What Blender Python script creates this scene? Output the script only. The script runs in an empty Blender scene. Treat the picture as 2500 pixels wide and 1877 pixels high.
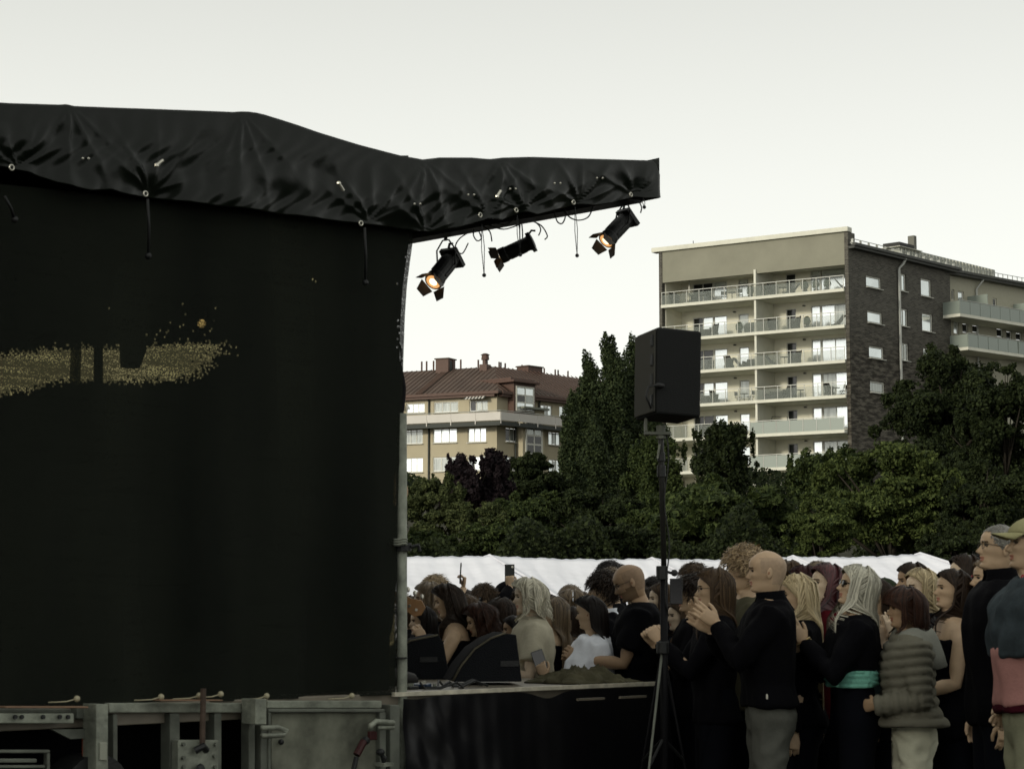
import bpy, math, random
import numpy as np
from mathutils import Vector, Matrix, Quaternion
R = math.radians
random.seed(7); rng = np.random.default_rng(7)
scene = bpy.context.scene
# ------------------------------------------------------------------ camera
FPX = 5000.0; CAMZ = 1.5; PITCH = math.atan((1480-938.5)/FPX)
cam_data = bpy.data.cameras.new('camera'); cam = bpy.data.objects.new('camera', cam_data)
scene.collection.objects.link(cam); scene.camera = cam
cam.location = (0, 0, CAMZ); cam.rotation_euler = (math.pi/2+PITCH, 0, 0)
cam_data.sensor_width = 36; cam_data.lens = 36*FPX/2500
cam_data.clip_start = 0.1; cam_data.clip_end = 5000
cam_data.dof.use_dof = True; cam_data.dof.focus_distance = 45; cam_data.dof.aperture_fstop = 13
# ------------------------------------------------------------------ sky, sun, exposure
SUN_EL, SUN_AZ = 15, 224          # azimuth clockwise from +Y
world = bpy.data.worlds.new('World'); scene.world = world; world.use_nodes = True
nt = world.node_tree; nt.nodes.clear()
sky = nt.nodes.new('ShaderNodeTexSky'); sky.sky_type = 'NISHITA'; sky.sun_disc = False
sky.sun_elevation = R(SUN_EL); sky.sun_rotation = R(SUN_AZ); sky.air_density = 1.0; sky.dust_density = 2.5; sky.ozone_density = 1.0
hs = nt.nodes.new('ShaderNodeHueSaturation'); hs.inputs['Saturation'].default_value = 0.18
mx = nt.nodes.new('ShaderNodeMix'); mx.data_type = 'RGBA'; mx.inputs[0].default_value = 0.72
mx.inputs[7].default_value = (9.3, 9.45, 8.75, 1)
bg = nt.nodes.new('ShaderNodeBackground'); bg.inputs[1].default_value = 0.1
wo = nt.nodes.new('ShaderNodeOutputWorld')
tcw = nt.nodes.new('ShaderNodeTexCoord'); spw = nt.nodes.new('ShaderNodeSeparateXYZ'); rw = nt.nodes.new('ShaderNodeValToRGB')   # pale evening veil, brightest towards the horizon
nt.links.new(tcw.outputs['Generated'], spw.inputs[0]); nt.links.new(spw.outputs[2], rw.inputs[0])
rw.color_ramp.elements[0].position = 0; rw.color_ramp.elements[0].color = (1.0, 1.0, .94, 1); rw.color_ramp.elements[1].position = 1; rw.color_ramp.elements[1].color = (.68, .69, .64, 1)
for p_, v_ in ((.12, .93), (.20, .84), (.30, .67)): e_ = rw.color_ramp.elements.new(p_); e_.color = (v_, v_*1.01, v_*.93, 1)
vm = nt.nodes.new('ShaderNodeVectorMath'); vm.operation = 'SCALE'; vm.inputs['Scale'].default_value = 11.6; nt.links.new(rw.outputs[0], vm.inputs[0]); nt.links.new(vm.outputs[0], mx.inputs[7])
nt.links.new(sky.outputs[0], hs.inputs['Color']); nt.links.new(hs.outputs[0], mx.inputs[6])
nt.links.new(mx.outputs[2], bg.inputs[0]); nt.links.new(bg.outputs[0], wo.inputs[0])
sl = bpy.data.lights.new('sun', 'SUN'); sl.energy = 2.0; sl.angle = R(7); sl.color = (1, .92, .76)
so = bpy.data.objects.new('sun', sl); scene.collection.objects.link(so)
sd = Vector((math.sin(R(SUN_AZ))*math.cos(R(SUN_EL)), math.cos(R(SUN_AZ))*math.cos(R(SUN_EL)), math.sin(R(SUN_EL))))
so.rotation_euler = (-sd).to_track_quat('-Z', 'Y').to_euler(); so.location = (-20, 0, 30)
scene.view_settings.view_transform = 'Standard'; scene.view_settings.look = 'None'
scene.view_settings.exposure = 0.2; scene.view_settings.gamma = 1
# ------------------------------------------------------------------ helpers
def ray(px, py):
    x = (px-1250)/FPX; y = (938.5-py)/FPX; c, s = math.cos(PITCH), math.sin(PITCH)
    return Vector((x, c - y*s, s + y*c))
def at(px, py, Y):
    d = ray(px, py); return Vector((0, 0, CAMZ)) + d*(Y/d.y)
class Frame:
    """vertical facade frame: local x along the wall, local y into it"""
    def __init__(s, ox, oy, rz): s.o = Vector((ox, oy, 0)); s.rz = rz; s.c, s.s = math.cos(rz), math.sin(rz)
    def px(s, px, py, v=0):
        d = ray(px, py); o = Vector((0, 0, CAMZ))-s.o
        oy = -s.s*o.x+s.c*o.y; dy = -s.s*d.x+s.c*d.y
        t = (v-oy)/dy; p = o+d*t
        return (s.c*p.x+s.s*p.y, p.z)
    def world(s, u, v, z): return Vector((s.o.x+s.c*u-s.s*v, s.o.y+s.s*u+s.c*v, z))
C = scene.collection
def tag(o, label=None, cat=None, group=None, kind=None):
    if label: o['label'] = label
    if cat: o['category'] = cat
    if group: o['group'] = group
    if kind: o['kind'] = kind
    return o
def thing(name, label, cat, loc=(0, 0, 0), rz=0, group=None):
    o = bpy.data.objects.new(name, None); C.objects.link(o); o.location = loc; o.rotation_euler = (0, 0, rz)
    o.empty_display_size = .3
    return tag(o, label, cat, group)
def dup(root, loc, rz=None, label=None):
    r = root.copy(); C.objects.link(r); r.location = loc
    if rz is not None: r.rotation_euler = (0, 0, rz)
    if label: r['label'] = label
    for ch in list(root.children):
        c = ch.copy(); C.objects.link(c); c.parent = r
        for g in list(ch.children):
            d = g.copy(); C.objects.link(d); d.parent = c
    return r
def linkmesh(name, me, parent=None, kind=None):
    o = bpy.data.objects.new(name, me); C.objects.link(o)
    if parent is not None: o.parent = parent
    if kind: o['kind'] = kind
    return o
def ortho(d):
    d = Vector(d).normalized(); a = Vector((0, 0, 1)) if abs(d.z) < .9 else Vector((1, 0, 0))
    x = d.cross(a).normalized(); return x, x.cross(d).normalized()
class MB:
    def __init__(s): s.v = []; s.f = []; s.m = []
    def add(s, vs, fs, mi=0, M=None):
        b = len(s.v)
        s.v += [tuple(M @ Vector(p)) if M is not None else tuple(p) for p in vs]
        s.f += [tuple(i+b for i in f) for f in fs]; s.m += [mi]*len(fs); return s
    def box(s, x0, x1, y0, y1, z0, z1, mi=0, M=None):
        return s.add([(x0,y0,z0),(x1,y0,z0),(x1,y1,z0),(x0,y1,z0),(x0,y0,z1),(x1,y0,z1),(x1,y1,z1),(x0,y1,z1)],
              [(0,3,2,1),(4,5,6,7),(0,1,5,4),(1,2,6,5),(2,3,7,6),(3,0,4,7)], mi, M)
    def prism(s, poly, y0, y1, mi=0, M=None):   # poly in (x,z), extruded along y
        n = len(poly)
        return s.add([(x, y0, z) for x, z in poly]+[(x, y1, z) for x, z in poly],
              [tuple(range(n)), tuple(range(2*n-1, n-1, -1))]+[(i, i+n, (i+1) % n+n, (i+1) % n) for i in range(n)], mi, M)
    def tube(s, pts, r, n=8, mi=0, closed=False, flat=1.0, M=None):
        pts = [Vector(p) for p in pts]; k = len(pts)
        rs = list(r) if hasattr(r, '__len__') else [r]*k
        vs = []; pa = None
        for i, p in enumerate(pts):
            d = pts[(i+1) % k]-pts[i-1] if closed else (pts[min(i+1, k-1)]-pts[max(i-1, 0)])
            if d.length < 1e-9: d = Vector((0, 0, 1))
            d.normalize()
            if pa is None: a, b = ortho(d)
            else:
                a = pa - d*pa.dot(d)
                a = a.normalized() if a.length > 1e-6 else ortho(d)[0]
                b = a.cross(d)
            pa = a
            for j in range(n):
                t = 2*math.pi*j/n; vs.append(p+a*(rs[i]*math.cos(t))+b*(rs[i]*flat*math.sin(t)))
        fs = []
        for i in range(k if closed else k-1):
            i2 = (i+1) % k
            for j in range(n):
                j2 = (j+1) % n; fs.append((i*n+j, i*n+j2, i2*n+j2, i2*n+j))
        if not closed: fs += [tuple(range(n-1, -1, -1)), tuple((k-1)*n+j for j in range(n))]
        return s.add(vs, fs, mi, M)
    def sphere(s, c, r, n=10, mi=0, M=None):
        rx, ry, rz = r if hasattr(r, '__len__') else (r, r, r)
        vs = []; m = max(4, n//2+1)
        for i in range(1, m):
            a = math.pi*i/m
            for j in range(n):
                b = 2*math.pi*j/n; vs.append((c[0]+rx*math.sin(a)*math.cos(b), c[1]+ry*math.sin(a)*math.sin(b), c[2]+rz*math.cos(a)))
        fs = [(i*n+j, (i+1)*n+j, (i+1)*n+(j+1) % n, i*n+(j+1) % n) for i in range(m-2) for j in range(n)]
        t = len(vs); vs += [(c[0], c[1], c[2]+rz), (c[0], c[1], c[2]-rz)]
        fs += [(t, j, (j+1) % n) for j in range(n)]+[(t+1, (m-2)*n+(j+1) % n, (m-2)*n+j) for j in range(n)]
        return s.add(vs, fs, mi, M)
    def grid(s, P, mi=0, M=None):
        nu, nv = len(P), len(P[0])
        return s.add([p for row in P for p in row], [(i*nv+j, (i+1)*nv+j, (i+1)*nv+j+1, i*nv+j+1) for i in range(nu-1) for j in range(nv-1)], mi, M)
    def mesh(s, name, mats, smooth=False):
        me = bpy.data.meshes.new(name); me.from_pydata(s.v, [], s.f)
        for m in (mats if isinstance(mats, (list, tuple)) else [mats]): me.materials.append(m)
        if any(s.m): me.polygons.foreach_set('material_index', s.m)
        if smooth: me.polygons.foreach_set('use_smooth', [True]*len(me.polygons))
        me.update(); return me
    def build(s, name, mats, parent=None, smooth=False, bevel=0, solid=0, kind=None):
        o = linkmesh(name, s.mesh(name, mats, smooth), parent, kind)
        if solid: m = o.modifiers.new('solid', 'SOLIDIFY'); m.thickness = solid; m.offset = 0
        if bevel: m = o.modifiers.new('bevel', 'BEVEL'); m.width = bevel; m.segments = 2; m.limit_method = 'ANGLE'
        return o
# ------------------------------------------------------------------ materials
MAT = {}
def mat(name, col, rough=.7, spec=.3, metal=0, var=0, vscale=5, bump=0, bscale=30, stretch=(1, 1, 1), emit=None, coat=0, col2=None, sheen=0, detail=4, transl=0, island=False):
    if name in MAT: return MAT[name]
    m = bpy.data.materials.new(name); m.use_nodes = True; nt = m.node_tree; N = nt.nodes; L = nt.links
    b = N['Principled BSDF']; b.inputs['Roughness'].default_value = rough; b.inputs['Specular IOR Level'].default_value = spec
    b.inputs['Metallic'].default_value = metal; b.inputs['Base Color'].default_value = (*col, 1)
    if coat: b.inputs['Coat Weight'].default_value = coat
    if sheen: b.inputs['Sheen Weight'].default_value = sheen
    if emit: b.inputs['Emission Color'].default_value = (*emit[:3], 1); b.inputs['Emission Strength'].default_value = emit[3]
    tc = mp = None
    def coords():
        tc = N.new('ShaderNodeTexCoord'); mp = N.new('ShaderNodeMapping'); mp.inputs['Scale'].default_value = stretch
        L.new(tc.outputs['Object'], mp.inputs[0]); return mp
    if var or col2:
        mp = coords(); n = N.new('ShaderNodeTexNoise'); n.inputs['Scale'].default_value = vscale; n.inputs['Detail'].default_value = detail
        n.inputs['Roughness'].default_value = .6
        L.new(mp.outputs[0], n.inputs['Vector']); r = N.new('ShaderNodeValToRGB')
        r.color_ramp.elements[0].position = .3; r.color_ramp.elements[1].position = .7
        c2 = col2 if col2 else tuple(min(1, c*(1+var)) for c in col); c1 = col if col2 else tuple(c*(1-var) for c in col)
        r.color_ramp.elements[0].color = (*c1, 1); r.color_ramp.elements[1].color = (*c2, 1)
        L.new(n.outputs['Fac'], r.inputs[0]); L.new(r.outputs[0], b.inputs['Base Color'])
    if bump:
        mp = mp or coords(); n = N.new('ShaderNodeTexNoise'); n.inputs['Scale'].default_value = bscale; n.inputs['Detail'].default_value = 3
        L.new(mp.outputs[0], n.inputs['Vector']); bp = N.new('ShaderNodeBump'); bp.inputs['Strength'].default_value = min(1, bump); bp.inputs['Distance'].default_value = .02
        L.new(n.outputs['Fac'], bp.inputs['Height']); L.new(bp.outputs[0], b.inputs['Normal'])
    if transl:
        t = N.new('ShaderNodeBsdfTranslucent'); mxs = N.new('ShaderNodeMixShader'); mxs.inputs[0].default_value = transl
        t.inputs[0].default_value = (*[min(1, c*1.4) for c in (col2 or col)], 1)
        L.new(b.outputs[0], mxs.inputs[1]); L.new(t.outputs[0], mxs.inputs[2]); L.new(mxs.outputs[0], N['Material Output'].inputs[0])
    if island:
        g = N.new('ShaderNodeNewGeometry'); r = N.new('ShaderNodeValToRGB')
        r.color_ramp.elements[0].color = (*col, 1); r.color_ramp.elements[1].color = (*(col2 or col), 1)
        L.new(g.outputs['Random Per Island'], r.inputs[0]); L.new(r.outputs[0], b.inputs['Base Color'])
        if transl: L.new(r.outputs[0], t.inputs[0])
    MAT[name] = m; return m
def glassy(name, tint, opacity, rough=.05, gloss=.5, thru=(1, 1, 1)):
    """see-through pane: transparent mixed with a tinted glossy/diffuse coat"""
    if name in MAT: return MAT[name]
    m = bpy.data.materials.new(name); m.use_nodes = True; N = m.node_tree.nodes; L = m.node_tree.links
    b = N['Principled BSDF']; b.inputs['Base Color'].default_value = (*tint, 1); b.inputs['Roughness'].default_value = rough
    b.inputs['Specular IOR Level'].default_value = gloss
    t = N.new('ShaderNodeBsdfTransparent'); t.inputs[0].default_value = (*thru, 1); x = N.new('ShaderNodeMixShader'); x.inputs[0].default_value = opacity
    L.new(t.outputs[0], x.inputs[1]); L.new(b.outputs[0], x.inputs[2]); L.new(x.outputs[0], N['Material Output'].inputs[0])
    MAT[name] = m; return m
def noise3(P, seed, freq, n=6):
    """cheap smooth pseudo-noise from random plane waves, about -1..1"""
    g = np.random.default_rng(seed); out = np.zeros(len(P))
    for i in range(n):
        d = g.normal(size=3); d /= np.linalg.norm(d); f = freq*(.6+g.random()*1.2)
        out += np.sin(P @ d*f*6.283+g.random()*6.283)
    return out/math.sqrt(n)
# ------------------------------------------------------------------ ground and hill
def ground_h(x, y):
    t = min(1, max(0, (y-62)/75)); return 8.5*t*t*(3-2*t) + (0.25*math.sin(x*.21+y*.13)+.2*math.sin(y*.4-x*.33))*t
def make_ground():
    ys = list(np.linspace(-60, 60, 25))+list(np.linspace(64, 140, 30))+list(np.linspace(150, 400, 12))+[700, 1500, 3500]
    xs = [-3000, -1200, -500]+list(np.linspace(-200, 200, 61))+[500, 1200, 3000]
    mb = MB(); mb.grid([[(x, y, ground_h(x, y)) for y in ys] for x in xs])
    g = mat('trodden ground', (.022, .024, .016), .95, .1, col2=(.05, .048, .034), vscale=.6, bump=.6, bscale=14)
    tag(mb.build('ground', g, smooth=True), kind='structure')
make_ground()
# ------------------------------------------------------------------ building kit
PL = mat('cream render', (.66, .64, .52), .9, .15, var=.06, vscale=.8)
PL2 = mat('grey green render', (.215, .212, .165), .9, .15, var=.09, vscale=.5, bump=.2, bscale=8)
CONC = mat('pale concrete', (.56, .56, .48), .85, .2, var=.08, vscale=1.2)
WFR = mat('white window frame', (.52, .52, .46), .5, .3)
GB = mat('bright reflecting pane', (.62, .66, .66), .12, .5, metal=.75, var=.12, vscale=.5)
GM = mat('curtained pane', (.30, .32, .30), .15, .5, metal=.35, var=.25, vscale=1.2, stretch=(4, 1, .4))
GD = mat('dark pane', (.012, .014, .014), .08, .5)
RAIL = mat('galvanised railing', (.36, .37, .34), .5, .4, metal=.3)
RG = glassy('balcony glass', (.22, .25, .22), .24)
RGF = mat('frosted balcony glass', (.22, .255, .225), .35, .4)
DARKMET = mat('dark sheet metal', (.05, .052, .046), .6, .3, var=.2, vscale=2)
def brick_mat():
    m = bpy.data.materials.new('dark brick'); m.use_nodes = True; N = m.node_tree.nodes; L = m.node_tree.links
    b = N['Principled BSDF']; b.inputs['Roughness'].default_value = .85; b.inputs['Specular IOR Level'].default_value = .2
    tc = N.new('ShaderNodeTexCoord'); mp = N.new('ShaderNodeMapping'); mp.inputs['Rotation'].default_value = (R(90), 0, 0)
    L.new(tc.outputs['Object'], mp.inputs[0])
    bt = N.new('ShaderNodeTexBrick'); bt.inputs['Scale'].default_value = 1; bt.inputs['Brick Width'].default_value = .42; bt.inputs['Row Height'].default_value = .13
    bt.inputs['Mortar Size'].default_value = .012; bt.inputs['Color1'].default_value = (.055, .052, .044, 1); bt.inputs['Color2'].default_value = (.105, .10, .082, 1)
    bt.inputs['Mortar'].default_value = (.13, .125, .11, 1); bt.inputs['Bias'].default_value = -.1
    L.new(mp.outputs[0], bt.inputs[0])
    # weathered lower storeys: blotchy dark and pale courses
    n = N.new('ShaderNodeTexNoise'); n.inputs['Scale'].default_value = 1.1; n.inputs['Detail'].default_value = 6
    m2 = N.new('ShaderNodeMapping'); m2.inputs['Scale'].default_value = (.9, 1, 4); L.new(tc.outputs['Object'], m2.inputs[0]); L.new(m2.outputs[0], n.inputs[0])
    r = N.new('ShaderNodeValToRGB'); r.color_ramp.elements[0].position = .42; r.color_ramp.elements[0].color = (.35, .33, .30, 1)
    r.color_ramp.elements[1].position = .58; r.color_ramp.elements[1].color = (1.1, 1.05, 1, 1); L.new(n.outputs[0], r.inputs[0])
    sep = N.new('ShaderNodeSeparateXYZ'); L.new(tc.outputs['Object'], sep.inputs[0])
    mr = N.new('ShaderNodeMapRange'); mr.inputs[1].default_value = 24.5; mr.inputs[2].default_value = 20.5; L.new(sep.outputs[2], mr.inputs[0])
    mx = N.new('ShaderNodeMix'); mx.data_type = 'RGBA'; mx.blend_type = 'MULTIPLY'
    L.new(mr.outputs[0], mx.inputs[0]); L.new(bt.outputs['Color'], mx.inputs[6]); L.new(r.outputs[0], mx.inputs[7]); L.new(mx.outputs[2], b.inputs['Base Color'])
    bp = N.new('ShaderNodeBump'); bp.inputs['Strength'].default_value = .5; bp.inputs['Distance'].default_value = .03; bp.invert = True
    L.new(bt.outputs['Fac'], bp.inputs['Height']); L.new(bp.outputs[0], b.inputs['Normal'])
    return m
BRICK = brick_mat()
def wall_holes(name, fr_parent, u0, u1, z0, z1, v, holes, m, depth=.25, flip=False):
    """a wall slab with real openings: rectangles tiled around the holes"""
    us = sorted(set([u0, u1]+[h for r in holes for h in (r[0], r[2])])); zs = sorted(set([z0, z1]+[h for r in holes for h in (r[1], r[3])]))
    mb = MB()
    inside = lambda a, b: any(r[0] < a < r[2] and r[1] < b < r[3] for r in holes)
    for i in range(len(us)-1):
        for j in range(len(zs)-1):
            a, b, c, d = us[i], us[i+1], zs[j], zs[j+1]
            if b-a < 1e-6 or d-c < 1e-6 or inside((a+b)/2, (c+d)/2): continue
            mb.add([(a, v, c), (b, v, c), (b, v, d), (a, v, d)], [(0, 1, 2, 3)])
    for (a, c, b, d) in holes:   # reveals
        e = v+depth
        mb.add([(a, v, c), (b, v, c), (b, v, d), (a, v, d), (a, e, c), (b, e, c), (b, e, d), (a, e, d)],
               [(0, 4, 5, 1), (1, 5, 6, 2), (2, 6, 7, 3), (3, 7, 4, 0)])
    return mb.build(name, m, fr_parent)
def window(parent, u0, z0, u1, z1, v, panes=2, glass=None, rows=1, sill=True, fw=.07, name='window'):
    """window part: outer frame with mullions, each pane a sub-part"""
    gl = glass or [GB]*panes*rows
    if not isinstance(gl, (list, tuple)): gl = [gl]*(panes*rows)
    f = MB(); f.box(u0, u1, v, v+.07, z0, z0+fw); f.box(u0, u1, v, v+.07, z1-fw, z1)
    f.box(u0, u0+fw, v, v+.07, z0+fw, z1-fw); f.box(u1-fw, u1, v, v+.07, z0+fw, z1-fw)
    W_ = (u1-u0-2*fw)/panes; H_ = (z1-z0-2*fw)/rows
    for k in range(1, panes): f.box(u0+fw+k*W_-fw*.4, u0+fw+k*W_+fw*.4, v+.002, v+.068, z0+fw, z1-fw)
    for k in range(1, rows): f.box(u0+fw, u1-fw, v+.004, v+.066, z0+fw+k*H_-fw*.4, z0+fw+k*H_+fw*.4)
    if sill: f.box(u0-.05, u1+.05, v-.3, v-.01, z0-.05, z0-.005)
    o = f.build(name, WFR, parent)
    for k in range(panes):
        for j in range(rows):
            p = MB(); a = u0+fw+k*W_; b = z0+fw+j*H_; p.box(a+.03, a+W_-.03, v+.03, v+.045, b+.03, b+H_-.03)
            p.build('pane', gl[(k+j*panes) % len(gl)], o)
    return o
# ------------------------------------------------------------------ block with the balconies
FA = Frame(11.9, 164.3, math.atan2(-9.3, 13.9)); FW = 16.72
FS = Frame(25.8, 155.0, math.atan2(.744, .669))
blk = thing('apartment_building', 'tall pale apartment block with six storeys of glass fronted balconies and dark brick side', 'building', (FA.o.x, FA.o.y, 0), FA.rz)
REC = 3.0
ztop = FA.px(2083, 556)[1]; zpan0 = FA.px(2073, 645)[1]
slab_px = [711, 800, 885.5, 971, 1057, 1142]       # underside of slab front at right corner
slz = [FA.px(2076, y)[1] for y in slab_px]
uc = FA.px(1847, 900)[0]; UL = FA.px(1617, 700)[0]; UR = FW-.32
mb = MB(); mb.box(UL, UR, .02, .35, zpan0, ztop-.25); mb.build('parapet_panel', PL2, blk)
mb = MB(); mb.box(-.55, FW+.05, -.22, .6, ztop-.25, ztop+.12); mb.build('coping', CONC, blk, bevel=.03)
mb = MB(); mb.box(UL-.28, UL-.004, -.05, REC+8, 6, ztop-.252); mb.build('brick_fin', BRICK, blk)
mb = MB(); mb.box(UR+.004, FW, -.05, 1.2, 6, ztop-.252); mb.build('brick_fin', BRICK, blk)
mb = MB(); mb.box(UL, UR, .36, 10, zpan0+.3, zpan0+.5); mb.build('soffit', CONC, blk)
levels = [zpan0+.3]+[z for z in slz]
for i, z in enumerate(slz):
    top = levels[i]; fl = z+.24; h = top-fl
    sb = MB(); sb.box(UL+.01, UR-.01, -.28 if i < 4 else -.6, REC+.3, z, fl); bal = sb.build('balcony', CONC, blk)
    # railing
    rl = MB(); v = -.22 if i < 4 else -.55; rz = fl+.98; ps = []
    npan = 14
    for k in range(npan+1):
        u = UL+.06+(UR-UL-.12)*k/npan; ps.append(u)
        rl.box(u-.022, u+.022, v, v+.05, fl+.004, rz)
    rl.box(UL+.03, UR-.03, v-.02, v+.05, rz, rz+.05)
    rl.build('railing', RAIL, bal)
    pm = MB(); 
    me = None
    for k in range(npan):
        p = MB(); p.box(ps[k]+.04, ps[k+1]-.04, v+.01, v+.03, fl-.1, rz-.16 if i < 4 else rz-.05)
        p.build('glass_panel', RGF if (i >= 4 and k >= 7) else RG, bal)
    # back wall with openings (left half, right half)
    B = REC
    def U(px): return FA.px(px, 850, B)[0]
    lx = [(1690, 1775), (1803, 1829)]; rx = [(1919, 1944), (1982, 2068)]
    holes = [(U(1692), fl+.05, U(1776), fl+2.05), (U(1804), fl+.55, U(1829), fl+2.05), (U(1920), fl+.05, U(1945), fl+2.1), (U(1981), fl+.05, U(2073), fl+2.2)]
    wall_holes('back_wall', blk, UL, UR, fl, top, B, holes, PL, .15)
    a, c, b, d = holes[0]
    window(blk, a, c, a+(b-a)*.6, d, B+.05, 2, [GD, GB if i % 2 else GD], sill=False)
    window(blk, a+(b-a)*.6+.02, c, b, d, B+.05, 1, [GB], sill=False)
    a, c, b, d = holes[1]; window(blk, a, c, b, d, B+.05, 1, [GB if i not in (1, 3) else GM])
    a, c, b, d = holes[2]; window(blk, a, c, b, d, B+.05, 1, [GD], sill=False, name='door')
    a, c, b, d = holes[3]
    window(blk, a, c, a+(b-a)*.26, d, B+.05, 1, [GB], sill=False, name='door')
    window(blk, a+(b-a)*.26+.02, c+.3, b, d, B+.05, 1 if i == 0 else 2, [[GB, GB], [GB, GM], [GB, GB], [GM, GB], [GM, GB], [GM, GM]][i], sill=False)
    # party wall and side wall
    p = MB(); p.box(uc-.09, uc+.09, -.12, B-.01, fl+.003, top-.003); p.build('party_wall', CONC, blk)
    for u in (U(1795), U(1965)):
        p = MB(); p.box(u-.12, u+.12, B-.1, B-.01, fl+2.2, fl+2.26); p.sphere((u, B-.12, fl+2.24), (.13, .1, .06), 8); p.build('wall_lamp', DARKMET, blk)
p = MB(); p.box(UL+.003, UL+.1, .4, REC-.01, 8, levels[0]); p.build('side_wall', PL, blk)
p = MB(); p.box(UL, UR, REC+.2, REC+.4, 4, slz[-1]); p.build('back_wall', PL, blk)
p = MB(); p.box(UL, UR, -.3, REC+.3, slz[-1]-1.2, slz[-1]-.95); p.build('balcony', CONC, blk)
# body behind
p = MB(); p.box(UL, UR, REC+.45, REC+8, 4, zpan0+1.4); p.build('core_wall', PL2, blk)
p = MB(); p.box(.1, 1.0, .6, 1.3, ztop+.12, ztop+.2); p.tube([(3.0, .4, ztop+.1), (3.0, .4, ztop+.45)], .03, 6); p.build('roof_vent', DARKMET, blk)
# brick side wing
sidew = thing('apartment_building', 'dark brick wing with small white framed windows beside the balcony block', 'building', (FS.o.x, FS.o.y, 0), FS.rz)
def rect(fr, x0, y0, x1, y1, v=0):
    xm, ym = (x0+x1)/2, (y0+y1)/2
    return (fr.px(x0, ym, v)[0], fr.px(xm, y1, v)[1], fr.px(x1, ym, v)[0], fr.px(xm, y0, v)[1])
zc = lambda x, y: (x/2.353+1560, y/2.353+520)
def rz_(x0, y0, x1, y1): a = zc(x0, y0); b = zc(x1, y1); return (*a, *b)
wl = [rz_(1305, 366, 1392, 433), rz_(1313, 567, 1399, 636), rz_(1322, 768, 1408, 838), rz_(1328, 968, 1412, 1035),
      rz_(1492, 349, 1535, 450), rz_(1500, 550, 1544, 652), rz_(1508, 748, 1550, 850),
      rz_(1620, 380, 1680, 482), rz_(1627, 578, 1688, 682), rz_(1634, 778, 1694, 880)]
wr = [rect(FS, *w) for w in wl]
uE = FS.px(2322, 800)[0]; zE = FS.px(2083, 600)[1]
wall_holes('brick_wall', sidew, .02, uE, 4, zE-.3, 0, wr, BRICK, .3)
for i, (a, c, b, d) in enumerate(wr):
    window(sidew, a, c, b, d, .1, 1 if i < 4 or i > 6 else 2, [GB if i not in (3, 6, 9) else GM], fw=.11)
p = MB(); p.box(-.02, uE+.6, -.55, 9, zE-.3, zE-.12); p.box(-.1, uE+.75, -.7, -.4, zE-.12, zE+.08); p.build('eaves', DARKMET, sidew)
p = MB(); p.box(-.1, uE+.8, -.5, -.2, zE+.1, zE+.16)
for k in range(14): p.box(k*uE/13-.02, k*uE/13+.02, -.45, -.25, zE, zE+.4)
p.tube([(0, -.35, zE+.42), (uE, -.35, zE+.42)], .03, 6); p.build('roof_rail', RAIL, sidew)
p = MB(); ud = FS.px(2194, 800)[0]
p.tube([(ud+.5, -.5, zE-.15), (ud+.4, -.3, zE-.6), (ud, -.14, zE-1), (ud, -.14, 5)], .11, 8); p.build('downpipe', RAIL, sidew)
# penthouse + chimney on the roof
a = FS.px(2195, 560, 3.2); b = FS.px(2415, 640, 3.2)
p = MB(); p.box(a[0], b[0]+1, 3.2, 8, zE-.1, FS.px(2240, 613, 3.2)[1]); p.build('penthouse_wall', mat('pale sheet cladding', (.30, .31, .27), .6, .3, var=.1, vscale=1), sidew)
zt = FS.px(2240, 613, 3.2)[1]
for k in range(28):
    u = a[0]+.3+(b[0]+.5-a[0])*k/28; p = MB(); p.box(u-.03, u+.03, 3.13, 3.198, zE-.1, zt-.03); p.build('cladding_seam', CONC, sidew)
p = MB(); q = FS.px(2196, 590, 3); q2 = FS.px(2232, 610, 3); p.box(q[0], q2[0], 3, 4.6, q2[1], q[1]); p.build('vent_housing', mat('black louvre', (.02, .02, .018), .6), sidew, bevel=.03)
p = MB(); p.box(q[0]-.1, q2[0]+1.2, 2.9, 4.7, zt, q2[1]-.01); p.build('plinth', CONC, sidew)
p = MB(); q3 = FS.px(2237, 575, 3); p.box(q3[0]-.22, q3[0]+.22, 3.1, 3.7, zt, q3[1]); p.build('chimney', mat('chimney metal', (.12, .12, .10), .6), sidew, bevel=.03)
# rear wing to the right
FT = Frame(*(FS.world(uE+.02, .6, 0).xy), FS.rz-R(6))
wing = thing('apartment_building', 'long sand coloured wing with wide glass balconies behind the dark leafy tree', 'building', (FT.o.x, FT.o.y, 0), FT.rz)
wz = FT.px(2325, 674)[1]
wl2 = [rz_(1795, 440, 1812, 500), rz_(1833, 450, 1868, 520), rz_(2033, 490, 2056, 545), rz_(1808, 618, 1838, 695), rz_(1858, 630, 1892, 692), rz_(1915, 640, 1952, 690), rz_(2055, 660, 2092, 715), rz_(2110, 675, 2142, 735), rz_(2165, 685, 2200, 735)]
wr2 = [rect(FT, *w) for w in wl2]
wall_holes('wall', wing, 0, 45, 4, wz, 0, wr2, mat('sand render', (.34, .33, .26), .9, .1, var=.06), .25)
for i, (a, c, b, d) in enumerate(wr2): window(wing, a, c, b, d, .1, 1, [GB if i in (1, 3) else GD], sill=False, fw=.09)
p = MB(); p.box(-.3, 45, -.7, 10, wz, wz+.18); p.box(-.3, 45, -.85, -.6, wz+.18, wz+.38); p.build('roof', DARKMET, wing)
p = MB()
for k in range(26): p.box(k*.7, k*.7+.05, -.5, -.45, wz+.38, wz+.8)
p.tube([(0, -.47, wz+.8), (20, -.47, wz+.8)], .03, 5); p.build('roof_rail', RAIL, wing)
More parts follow.
